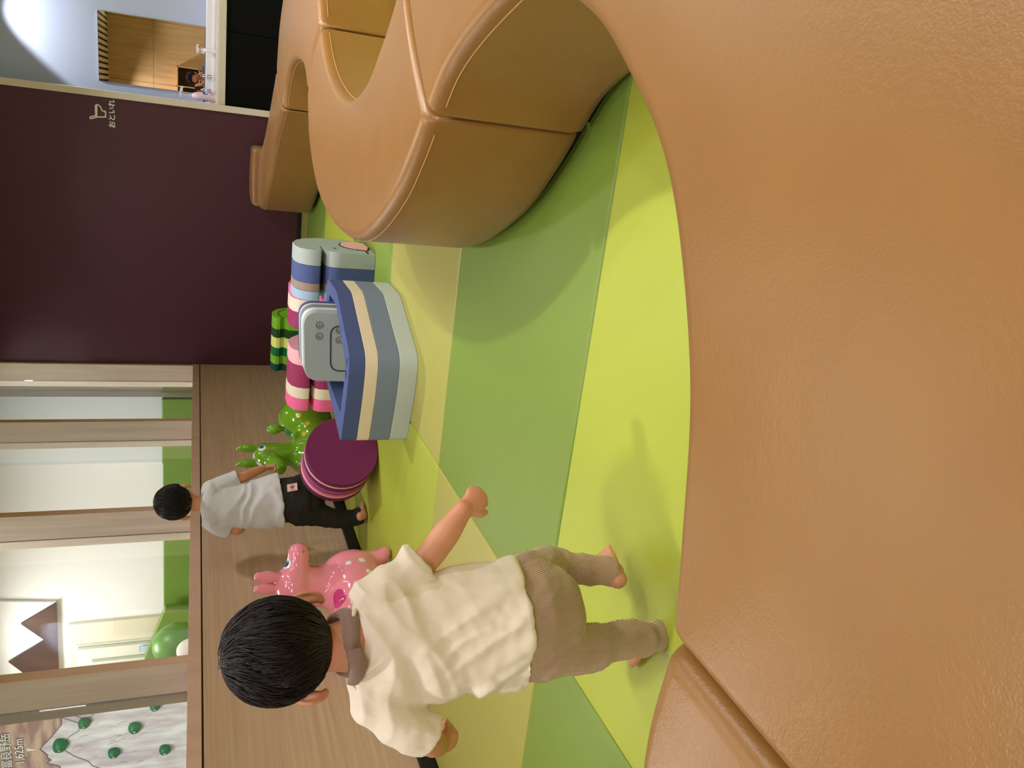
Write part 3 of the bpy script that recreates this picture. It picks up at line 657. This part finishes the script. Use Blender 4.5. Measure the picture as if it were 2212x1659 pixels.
def head(bm, c, r, f, u, k):
    ax = (r, f, u)
    ell(bm, c + u * .012 * k - f * .006 * k, (.074 * k, .084 * k, .080 * k), ax); ell(bm, c - u * .030 * k + f * .022 * k, (.062 * k, .058 * k, .055 * k), ax)
    ell(bm, c - u * .062 * k + f * .048 * k, (.026 * k, .022 * k, .018 * k), ax)
    for s in (-1, 1):
        ell(bm, c - u * .040 * k + f * .045 * k + r * s * .030 * k, (.026 * k, .022 * k, .024 * k), ax)
        ell(bm, c + u * .003 * k + f * .070 * k + r * s * .03 * k, (.017 * k, .009 * k, .006 * k), ax)
        # ear: rim, bowl and lobe
        e = c - u * .040 * k - f * .006 * k + r * s * .072 * k
        rim = [e + (u * math.cos(a) * .026 + (-f) * math.sin(a) * .013 + r * s * (.004 + .012 * math.sin(a))) * k for a in [x * PI / 8 for x in range(-2, 10)]]
        tube(bm, rim, [.0042 * k] * len(rim), seg=8)
        ell(bm, e + r * s * .003 * k - f * .003 * k, (.006 * k, .013 * k, .022 * k), ax, 14); ell(bm, e - u * .024 * k + r * s * .002 * k, (.006 * k, .007 * k, .007 * k), ax, 12)
    tube(bm, [c + f * .072 * k - u * .004 * k, c + f * .084 * k - u * .022 * k], [.007 * k, .010 * k], seg=10)
    for s in (-1, 1): ell(bm, c + f * .078 * k - u * .025 * k + r * s * .009 * k, (.006 * k, .006 * k, .005 * k), ax, 10)
    ell(bm, c + f * .068 * k - u * .043 * k, (.017 * k, .009 * k, .004 * k), ax, 12); ell(bm, c + f * .066 * k - u * .050 * k, (.014 * k, .009 * k, .004 * k), ax, 12)
def eyes(c, r, f, u, k, t):
    for s in (-1, 1):
        bm = bmesh.new(); ell(bm, c + f * .072 * k - u * .006 * k + r * s * .03 * k, (.012 * k, .006 * k, .006 * k), (r, f, u), 14); obj('eye', bm, mat('eye_sclera', (238, 234, 230), .2), t, True)
        bm = bmesh.new(); ell(bm, c + f * .0765 * k - u * .006 * k + r * s * .03 * k, (.0055 * k, .003 * k, .0055 * k), (r, f, u), 12); obj('iris', bm, mat('iris_dark', (34, 20, 14), .2), t, True)
    bm = bmesh.new(); tube(bm, [c + f * .0745 * k - u * .0465 * k + r * x * k for x in (-.014, -.007, 0, .007, .014)], [.0012, .0024, .0028, .0024, .0012], seg=8); obj('mouth', bm, mat('lips', (196, 108, 100), .4), t, True)
def hair(c, r, f, u, k, t, seed, nape=-.075, count=2600, whorl=(.15, -.35), wide=1):
    rnd = random.Random(seed); rad = (.0845 * k * wide, .095 * k, .087 * k); o0 = c + u * .012 * k - f * .006 * k
    bm = bmesh.new()
    def lim(fz):    # how low hair reaches: fz = forwardness -1 (back) .. 1 (front)
        return nape * k if fz < -.6 else (nape * k + (fz + .6) / .9 * (-.012 - nape) * k if fz < .3 else (-.012 * k + (fz - .3) / .7 * .05 * k))
    # cap
    N, M = 64, 40; grid = []
    for i in range(M + 1):
        row = []
        for j in range(N):
            a = 2 * PI * j / N; fz = math.cos(a); zmin = lim(fz) + .006 * k; th = i / M
            tmax = math.acos(max(-1, min(1, (zmin - .012 * k) / (rad[2] * 1.0)))); th *= tmax
            q = V((math.sin(a) * math.sin(th) * rad[0], math.cos(a) * math.sin(th) * rad[1], math.cos(th) * rad[2]))
            lump = noise.noise(V((a * 2.2, th * 1.1, seed))) * .0035 * k + noise.noise(V((a * 16, th * 2.5, seed + 3))) * .0022 * k
            if i > M - 4: q *= 1 - .03 * (i - M + 4)
            q *= 1 + lump / rad[0]
            row.append(bm.verts.new(o0 + r * q.x + f * q.y + u * q.z))
        grid.append(row)
    for A, Bq in zip(grid[1:], grid[2:]):
        for j in range(N): bm.faces.new((A[j], A[(j + 1) % N], Bq[(j + 1) % N], Bq[j]))
    bm.faces.new(grid[1]); bm.faces.new(grid[-1][::-1])
    # strands combed from the whorl down over the skull
    wx, wy = whorl
    for s in range(count):
        a = rnd.uniform(0, 2 * PI); fz = math.cos(a); zmin = lim(fz) - rnd.uniform(-.006, .010) * k - (rnd.uniform(0, .016) * k if fz < -.3 and s % 4 == 0 else 0)
        tmax = math.acos(max(-1, min(1, (zmin - .012 * k) / rad[2]))); t0 = rnd.uniform(.02, .86) * tmax if s % 3 else rnd.uniform(.5, .8) * tmax; t1 = min(tmax, t0 + rnd.uniform(.5, 1.0)) if s % 3 else tmax
        lift = rnd.uniform(.0, .0045) * k; sw = rnd.uniform(-.22, .22); P = []
        for i in range(7):
            h = i / 6; th = t0 + (t1 - t0) * h; aa = a + sw * h + .45 * noise.noise(V((a * 1.8, th, seed))) * h + .35 * (1 - min(1, th / .8))
            q = V((math.sin(aa) * math.sin(th) * rad[0], math.cos(aa) * math.sin(th) * rad[1], math.cos(th) * rad[2]))
            q += V((wx * .02 * k, wy * .02 * k, 0)) * max(0, 1 - th)
            q *= 1 + (.001 * k + lift * (h ** .6) * (1.0 if i < 6 else .6)) / rad[0]
            P.append(o0 + r * q.x + f * q.y + u * q.z)
        tube(bm, P, [.0006 * k, .0011 * k, .0012 * k, .0012 * k, .0011 * k, .0009 * k, .0003 * k], seg=4, cap='flat')
    for s in range(9):
        a = rnd.uniform(0, 2 * PI); rr = rnd.uniform(0, .02) * k; b0 = o0 - f * .018 * k + u * rad[2] * .985 + r * math.cos(a) * rr + f * math.sin(a) * rr * .6
        tube(bm, [b0 - u * .003 * k, b0 + u * .003 * k + r * rnd.uniform(-.006, .006), b0 + u * .005 * k + r * rnd.uniform(-.018, .018) * k], [.0008, .0006, .0002], seg=4, cap='flat')
    return obj('hair', bm, HAIR, t, True)

def folds(amp, sc, stretch, seed=0):
    st = V(stretch)
    def fn(p, n):
        q = V((p.x * st.x, p.y * st.y, p.z * st.z)) * sc + V((seed, 0, 0)); q += V((noise.noise(p * 9), noise.noise(p * 9 + V((5, 0, 0))), 0)) * .9
        a = noise.noise(q); return amp * (1 - 2 * abs(a) ** .7) * .6 + amp * .5 * noise.noise(q * 2.3)
    return fn

# ---- the nearer child, seen from behind, mid-stride
n1 = V((-.58, .814, 0)).normalized(); r1 = V((.814, .58, 0)).normalized(); Z = V((0, 0, 1)); base1 = 1.46
def K1(px, py, off=0): return at_plane(px, py, n1 * (base1 + off), n1)
def w1(p, px): return px / F * depth(p)
t = thing('person', 'small black-haired child in cream T-shirt and beige ribbed trousers, running away from the viewer', 'person', (-.95, 1.2, 0))
hc = K1(614, 1404, 0); hu = (Z + r1 * .0).normalized(); hf = (n1 - r1 * .05 - Z * .10).normalized(); hr = hf.cross(Z).normalized(); hu = hr.cross(hf).normalized()
bm = bmesh.new(); k1 = 1.0
head(bm, hc, hr, hf, hu, k1)
nb = K1(765, 1392, .005)
tubes(bm, [hc - Z * .03 - hf * .004, K1(705, 1400, .0), nb], [.046, .039, .047], n=10)
sh = [K1(818, 1290, .01), K1(818, 1500, .01)]
tubes(bm, [nb, K1(830, 1395, .01), K1(960, 1370, .01), K1(1060, 1345, .01), K1(1150, 1330, .02)], [(.05, .04), (.085, .05), (.082, .055), (.085, .06), (.085, .065)], n=16, hint=r1)
# arms
elR = K1(912, 1218, .0); wrR = K1(1002, 1100, -.02); elL = K1(908, 1588, .02); wrL = K1(948, 1612, .095)
tubes(bm, [sh[0], K1(860, 1245, .0), elR, K1(960, 1158, -.01), wrR], [.033, .029, .0255, .026, .0185], n=18)
tubes(bm, [sh[1], K1(860, 1555, .01), elL, K1(934, 1604, .06), wrL], [.033, .029, .026, .025, .0185], n=18)
hand(bm, wrR, K1(1045, 1062, -.02) - wrR, (n1 * 1.0 - Z * .1), -1, .088, .62)
hand(bm, wrL, K1(978, 1596, .115) - wrL, (n1 * .9 + r1 * .4), 1, .084, .6)
# legs
hipL, hipR = K1(1150, 1400, .02), K1(1150, 1262, .03)
knL = K1(1272, 1400, .035); anL = K1(1402, 1372, .065); knR = K1(1190, 1224, .14); anR = K1(1318, 1236, .115)
tubes(bm, [hipL, knL, anL], [.046, .034, .022], n=16); tubes(bm, [hipR, knR, anR], [.046, .036, .022], n=16)
heelL = V((-.940, 1.185, .018)); foot(bm, heelL, V((-1.055, 1.272, .013)), Z, 1)
hR = K1(1343, 1250, .105); foot(bm, hR, K1(1297, 1186, .17), (Z * .9 - n1 * .3), 1)
tube(bm, [anL, heelL + V((-.012, .01, .012))], [.022, .022]); tube(bm, [anR, hR + V((0, .0, .01))], [.022, .021])
me = fuse(bm, .0029, 5, .5); obj('body', me, SKIN, t, True)
eyes(hc, hr, hf, hu, k1, t)
hair(hc, hr, hf, hu, k1, t, 11, nape=-.083)
# T-shirt
SH1 = mat('cream_cotton', (244, 232, 212), .85, .15, sheen=.3, bump=(700, .25, (1, 1, 1)))
bm = bmesh.new()
sec = [(752, 1390, 58, .045), (772, 1392, 100, .055), (798, 1396, 134, .062), (850, 1398, 132, .07), (910, 1388, 130, .072), (970, 1366, 132, .077), (1030, 1352, 137, .085), (1072, 1345, 138, .090), (1112, 1338, 141, .094)]
P = [K1(a, b, .012) for a, b, c_, d_ in sec]; tube(bm, P, [(w1(p, s_[2]), s_[3]) for p, s_ in zip(P, sec)], seg=32, hint=r1, cap='flat')
tubes(bm, [K1(800, 1300, .012), K1(840, 1262, .006), K1(878, 1236, .002), K1(908, 1212, 0)], [.05, .043, .041, .040], n=10, cap='flat')
tubes(bm, [K1(805, 1495, .014), K1(850, 1545, .012), K1(895, 1576, .015), K1(930, 1590, .02)], [.05, .043, .040, .039], n=10, cap='flat')
for a, b, rr in ((1098, 1452, .028), (1050, 1468, .03), (1085, 1238, .028)): ell(bm, K1(a, b, -.012), (rr, rr, rr * 1.2))
for a, b in ((808, 1292), (808, 1496)): ell(bm, K1(a, b, .012), (.050, .050, .042))
tube(bm, [K1(1040, 1455, .0), K1(1085, 1462, -.004), K1(1126, 1466, -.006)], [(.026, .018), (.030, .016), (.024, .010)], hint=r1, cap='start')
me = fuse(bm, .0042, 4, .5)
def f1(p, n):
    q = p - P[4]; x = q.dot(r1); z = q.z; low = max(0, min(1, (.03 - z) / .16)); hi = 1 - low
    d1 = noise.noise(V((x * 13 + z * 6, z * 2.2, q.dot(n1) * 7 + 2)) + V((noise.noise(p * 12) * .6, 0, 0)))
    d2 = noise.noise(V((x * 8 - z * 16, z * 7 + x * 6, 7 + q.dot(n1) * 5)))
    d3 = noise.noise(V((x * 24 + z * 12, z * 5, 1)))
    return low * (.009 * (.5 - abs(d1) * 2.6) + .0075 * (.35 - abs(d3) * 1.8)) + hi * .008 * (.5 - abs(d2) * 2.6) + .0012 * noise.noise(p * 60)
displace(me, f1); obj('shirt', me, SH1, t, True)
bm = bmesh.new(); cc = K1(757, 1388, .012)
ring = []
for j in range(33):
    a = 2 * PI * j / 32; ring.append(cc + r1 * math.cos(a) * .060 + n1 * math.sin(a) * .050 + Z * (-.004 - .006 * math.sin(a)) - Z * .008 * math.cos(2 * a))
tube(bm, ring, [(.0045, .0045)] * 33, seg=10); obj('collar_rib', bm, SH1, t, True)
# bib round the neck
BIB = mat('brown_bib', (150, 124, 112), .85, .15, sheen=.3, bump=(500, .3, (1, 1, 1)))
bm = bmesh.new()
for dz, rr, th in ((.014, .047, .011), (.003, .052, .011)):
    ring = []
    for j in range(41):
        a = 2 * PI * j / 40; ring.append(cc + r1 * math.cos(a) * (rr + .002) + n1 * math.sin(a) * rr + Z * (dz + .004 * math.sin(3 * a) + .006 * math.sin(a) + .006 * math.cos(a)))
    tube(bm, ring, [(th * .55, th)] * 41, seg=12, hint=Z.cross(n1))
me = fuse(bm, .003, 4, .5); o = obj('bib', me, BIB, t, True); o['label'] = 'brown fabric bib'
bm = bmesh.new(); tubes(bm, [K1(766, 1408, -.058), K1(774, 1432, -.062), K1(772, 1458, -.054), K1(762, 1476, -.038)], [(.013, .004), (.0145, .0045), (.014, .0045), (.011, .004)], n=12, hint=Z); obj('bib_tab', bm, BIB, t, True)
# trousers
TR1 = mat('beige_rib_knit', (204, 170, 140), .85, .15, sheen=.3)
nt = TR1.node_tree; tc = nt.nodes['Texture Coordinate']; wv = nt.nodes.new('ShaderNodeTexWave'); wv.bands_direction = 'X'; wv.inputs['Scale'].default_value = 95; wv.inputs['Distortion'].default_value = .4
mp_ = nt.nodes.new('ShaderNodeMapping'); mp_.inputs['Rotation'].default_value = (0, .35, math.atan2(r1.y, r1.x) * -1)
nt.links.new(tc.outputs['Object'], mp_.inputs[0]); nt.links.new(mp_.outputs[0], wv.inputs[0]); bp = nt.nodes.new('ShaderNodeBump'); bp.inputs['Strength'].default_value = .9; bp.inputs['Distance'].default_value = .002
mx = nt.nodes.new('ShaderNodeMix'); mx.data_type = 'RGBA'; mx.inputs[6].default_value = sl(176, 140, 110); mx.inputs[7].default_value = sl(226, 196, 164); nt.links.new(wv.outputs[0], mx.inputs[0]); nt.links.new(mx.outputs[2], nt.nodes['Principled BSDF'].inputs['Base Color'])
nt.links.new(wv.outputs[0], bp.inputs['Height']); nt.links.new(bp.outputs[0], nt.nodes['Principled BSDF'].inputs['Normal'])
bm = bmesh.new()
tube(bm, [K1(1070, 1345, .012), K1(1110, 1338, .012), K1(1150, 1330, .015), K1(1180, 1326, .02)], [(.098, .075), (.104, .085), (.106, .088), (.098, .078)], seg=28, hint=r1)
tubes(bm, [K1(1140, 1398, .018), K1(1200, 1402, .02), knL, K1(1330, 1384, .05), K1(1385, 1378, .06), K1(1422, 1374, .066)], [.064, .056, .047, .038, .038, .033], n=22, cap='start')
tubes(bm, [K1(1140, 1262, .02), K1(1165, 1238, .08), knR, K1(1240, 1229, .13), K1(1300, 1232, .118), K1(1330, 1238, .112)], [.060, .052, .044, .034, .033, .030], n=22, cap='start')
me = fuse(bm, .004, 4, .5)
def f2(p, n):
    z = p.z; low = max(0, min(1, (.26 - z) / .2)); d = noise.noise(V((p.dot(r1) * 9, p.dot(n1) * 6, z * 26 + 3)) + V((noise.noise(p * 14), 0, 0)) * .7)
    e = noise.noise(V((p.dot(r1) * 14 + z * 10, p.dot(n1) * 6, z * 7)))
    return low * .0065 * (.45 - abs(d) * 2.1) + (1 - low) * .005 * (.45 - abs(e) * 2) + .001 * noise.noise(p * 50)
displace(me, f2); obj('trousers', me, TR1, t, True)

# ---- PHOTOGRAPHER
# ---- the farther child by the wood wall
n2_ = V((-.467, .884, 0)).normalized(); r2 = V((.884, .467, 0)).normalized(); base2 = V((-2.14, 4.05, 0)).dot(n2_)
def K2(px, py, off=0): return at_plane(px, py, n2_ * (base2 + off), n2_)
def w2(p, px): return px / F * depth(p)
t = thing('person', 'black-haired child in light grey T-shirt and dark trousers, standing by the green pony', 'person', (-2.14, 4.1, 0))
hc = K2(381, 1084, .0); hf = (n2_ + r2 * .18 - Z * .16).normalized(); hr = hf.cross(Z).normalized(); hu = hr.cross(hf).normalized(); k2 = 1.06
bm = bmesh.new(); head(bm, hc, hr, hf, hu, k2); nb = K2(440, 1088, .01)
tubes(bm, [hc - Z * .03, K2(420, 1088, .005), nb], [.046, .042, .050], n=10)
tubes(bm, [nb, K2(465, 1090, .01), K2(520, 1095, .01), K2(580, 1083, .01), K2(630, 1080, .01)], [(.05, .045), (.10, .055), (.095, .06), (.09, .06), (.09, .065)], n=16, hint=r2)
tubes(bm, [K2(455, 1056, .01), K2(488, 1046, .02), K2(520, 1033, .03), K2(548, 1020, .09), K2(572, 1011, .14)], [.036, .032, .029, .027, .019], n=18)
hand(bm, K2(574, 1010, .14), K2(606, 1003, .16) - K2(574, 1010, .14), (-Z * .2 - r2), 1, .10, .8)
tubes(bm, [K2(458, 1132, .01), K2(485, 1140, .03), K2(512, 1144, .03), K2(520, 1140, .10), K2(528, 1130, .16)], [.036, .032, .029, .025, .019], n=18)
hand(bm, K2(528, 1130, .16), V((.3, .6, -.5)), (r2), -1, .10, .7)
hpL, hpR = K2(640, 1108, .01), K2(640, 1052, .02); kL = K2(705, 1120, .02); aL = K2(770, 1116, .0); kR = K2(702, 1032, .22); aR = K2(756, 1010, .33)
tubes(bm, [hpL, kL, aL], [.055, .042, .028], n=16); tubes(bm, [hpR, kR, aR], [.055, .042, .028], n=16)
fl_ = at_plane(789, 1118, V((0, 0, .016)), Z); ft = fl_ + (n2_ * .12 + r2 * .08)
foot(bm, fl_, ft, Z, 1.15); fr2 = V((aR.x, aR.y, .018)); foot(bm, fr2 - n2_ * .02, fr2 + n2_ * .12 + r2 * .03, Z, 1.15)
tube(bm, [aL, fl_ + V((0, .02, .02))], [.028, .026]); tube(bm, [aR, fr2 + V((0, 0, .015))], [.028, .026])
me = fuse(bm, .0046, 4, .55); obj('body', me, SKIN, t, True); eyes(hc, hr, hf, hu, k2, t); hair(hc, hr, hf, hu, k2, t, 23, nape=-.062, count=1500)
SH2 = mat('light_grey_cotton', (206, 208, 210), .85, .15, sheen=.3)
bm = bmesh.new(); sec = [(433, 1088, 18, .05), (440, 1088, 34, .058), (452, 1089, 47, .066), (490, 1093, 50, .075), (530, 1092, 49, .078), (570, 1086, 54, .090), (608, 1081, 60, .104)]
P2 = [K2(a, b, .012) for a, b, c_, d_ in sec]; tube(bm, P2, [(w2(p, s_[2]), s_[3]) for p, s_ in zip(P2, sec)], seg=32, hint=r2, cap='flat')
tubes(bm, [K2(452, 1062, .012), K2(478, 1049, .015), K2(498, 1040, .02), K2(513, 1034, .026)], [.055, .052, .050, .049], n=10, cap='flat')
tubes(bm, [K2(452, 1118, .012), K2(470, 1134, .018), K2(486, 1142, .024), K2(497, 1146, .028)], [.055, .052, .048, .046], n=10, cap='flat')
for a, b in ((456, 1062), (458, 1122)): ell(bm, K2(a, b, .012), (.062, .062, .052))
me = fuse(bm, .006, 3, .5); q2 = P2[4]
def f3(p, n):
    q = p - q2; x = q.dot(r2); z = q.z; d = noise.noise(V((x * 5 + z * 13, z * 5 - x * 5, q.dot(n2_) * 4 + 9)) + V((noise.noise(p * 8) * .7, 0, 0)))
    return .014 * (.42 - abs(d) * 1.7) * max(.35, min(1, (.12 - z) / .2)) + .002 * noise.noise(p * 30)
displace(me, f3); obj('shirt', me, SH2, t, True)
TR2 = mat('charcoal_twill', (44, 44, 40), .8, .2)
bm = bmesh.new(); tube(bm, [K2(604, 1082, .012), K2(630, 1080, .012), K2(655, 1080, .015), K2(668, 1080, .02)], [(.118, .085), (.125, .095), (.122, .098), (.10, .085)], seg=28, hint=r2)
tubes(bm, [K2(645, 1106, .01), K2(690, 1112, .02), K2(725, 1121, .012), K2(758, 1120, .0), K2(781, 1112, -.01)], [.075, .062, .052, .045, .046], n=20, cap='start')
tubes(bm, [K2(648, 1054, .02), K2(680, 1040, .12), kR, K2(735, 1018, .28), K2(762, 1010, .33)], [.072, .064, .056, .048, .046], n=20, cap='start')
me = fuse(bm, .006, 3, .5); displace(me, folds(.008, 6, (1, 1, 2.2), 4)); obj('trousers', me, TR2, t, True)
o = decal(me, 632, 1054, (.0001, .0001), SH2, t, 'waist_label')
if o: bpy.data.objects.remove(o)
lp = surf(me, CO, ray(632, 1054))
if lp[0]:
    n_ = lp[1]; a = (Z - n_ * n_.z).normalized(); b = a.cross(n_); c_ = lp[0] + n_ * .009
    pts = [c_ + a * sa * .027 + b * sb * .022 for sa, sb in ((1, 1), (1, -1), (-1, -1), (-1, 1))]
    o = obj('waist_label', prism(pts, n_ * -.008), mat('label_pink', (226, 176, 176), .7), t); o['label'] = 'small pale pink patch'
    obj('label_mark', prism([c_ + n_ * .0015 + a * sa * .010 + b * sb * .006 for sa, sb in ((1, 1), (1, -1), (-1, -1), (-1, 1))], n_ * -.001), mat('label_green', (70, 110, 96), .7), t)
    for s in (-1, 1): obj('label_mark', prism([c_ + n_ * .0015 + b * s * .013 + a * sa * .006 + b * sb * .004 for sa, sb in ((1, 1), (1, -1), (-1, -1), (-1, 1))], n_ * -.001), mat('label_red', (206, 110, 116), .7), t)

# ---- the adult taking the picture, kneeling behind the bench; the washroom mirror shows head, hands and phone
t = thing('person', 'dark-haired adult in grey shirt holding up a phone, reflected small in the washroom mirror', 'person', (.25, -.9, 0))
ph = thing('phone', 'dark phone held up by the adult reflected in the washroom mirror', 'phone', CO - FWD * .02)
mt = m3.to_4x4()
def local_box(nm, a, b, m, bev):
    bm = B(a, b, bev); bm.transform(mt); o = obj(nm, bm, m, ph); o.matrix_parent_inverse = Matrix(); return o
local_box('case', (-.04, -.036, .004), (.11, .036, .012), mat('phone_case', (30, 32, 36), .4), .003)
local_box('screen', (-.037, -.033, .0121), (.107, .033, .0127), mat('phone_screen', (60, 64, 60), .1), .0)
bm = bmesh.new(); hc = V((.19, -.43, .985)); hf = V((-.30, .93, -.22)).normalized(); hr = hf.cross(Z).normalized(); hu = hr.cross(hf).normalized()
head(bm, hc, hr, hf, hu, 1.12); nb = V((.22, -.56, .84))
tubes(bm, [hc - hu * .04 - hf * .01, V((.21, -.51, .90)), nb], [.058, .055, .065], n=10)
tubes(bm, [nb, V((.235, -.62, .74)), V((.25, -.74, .60)), V((.25, -.88, .48))], [(.08, .06), (.17, .10), (.15, .105), (.17, .13)], n=16, hint=V((1, 0, 0)))
X_ = V((1, 0, 0)); pc = CO - FWD * .03
wA = pc + right * .05 - Z * .075 - FWD * .05; wB = pc - right * .05 - Z * .075 - FWD * .05
tubes(bm, [V((.40, -.60, .77)), V((.42, -.40, .62)), V((.37, -.24, .58)), V((.22, -.16, .68)), wA], [.06, .048, .045, .038, .027], n=18)
tubes(bm, [V((.06, -.60, .77)), V((-.06, -.42, .63)), V((-.12, -.30, .59)), V((-.10, -.20, .68)), wB], [.06, .048, .045, .038, .027], n=18)
hand(bm, wA, (Z * .8 + FWD * .1 - right * .15), (-right * .8 - FWD * .4), 1, .14, .5); hand(bm, wB, (Z * .8 + FWD * .1 + right * .15), (right * .8 - FWD * .4), -1, .14, .5)
for s_ in (-1, 1):
    h_ = V((.25 + s_ * .10, -.90, .46)); kn = V((.25 + s_ * .16, -.66, .075)); an = V((.25 + s_ * .13, -1.05, .06))
    tubes(bm, [h_, kn], [.095, .062], n=10); tubes(bm, [kn, an], [.06, .038], n=8); foot(bm, an + V((0, .02, -.03)), an + V((0, -.20, -.04)), Z, 1.5)
me = fuse(bm, .007, 4, .55); obj('body', me, SKIN, t, True); eyes(hc, hr, hf, hu, 1.12, t); hair(hc, hr, hf, hu, 1.12, t, 41, nape=-.08, count=900)
bm = bmesh.new(); G_ = mat('grey_shirt', (96, 98, 102), .85, .2)
tubes(bm, [V((.222, -.575, .82)), V((.235, -.62, .74)), V((.25, -.74, .60)), V((.25, -.86, .50))], [(.11, .075), (.185, .115), (.17, .125), (.185, .15)], n=16, hint=X_, cap='flat')
tubes(bm, [V((.38, -.60, .77)), V((.42, -.40, .62)), V((.40, -.33, .60))], [.075, .064, .06], n=8); tubes(bm, [V((.08, -.60, .77)), V((-.05, -.43, .635)), V((-.09, -.36, .61))], [.075, .064, .06], n=8)
me = fuse(bm, .008, 3, .5); displace(me, folds(.008, 5, (1, 1, 1.5), 2)); obj('shirt', me, G_, t, True)
bm = bmesh.new(); ell(bm, (.25, -.89, .44), (.19, .15, .13))
for s_ in (-1, 1):
    h_ = V((.25 + s_ * .10, -.90, .45)); kn = V((.25 + s_ * .16, -.66, .088)); an = V((.25 + s_ * .13, -1.03, .07))
    tubes(bm, [h_, kn], [.115, .078], n=10); tubes(bm, [kn, an], [.078, .055], n=8)
me = fuse(bm, .009, 3, .5); obj('trousers', me, mat('dark_denim', (40, 44, 58), .8, .2), t, True)
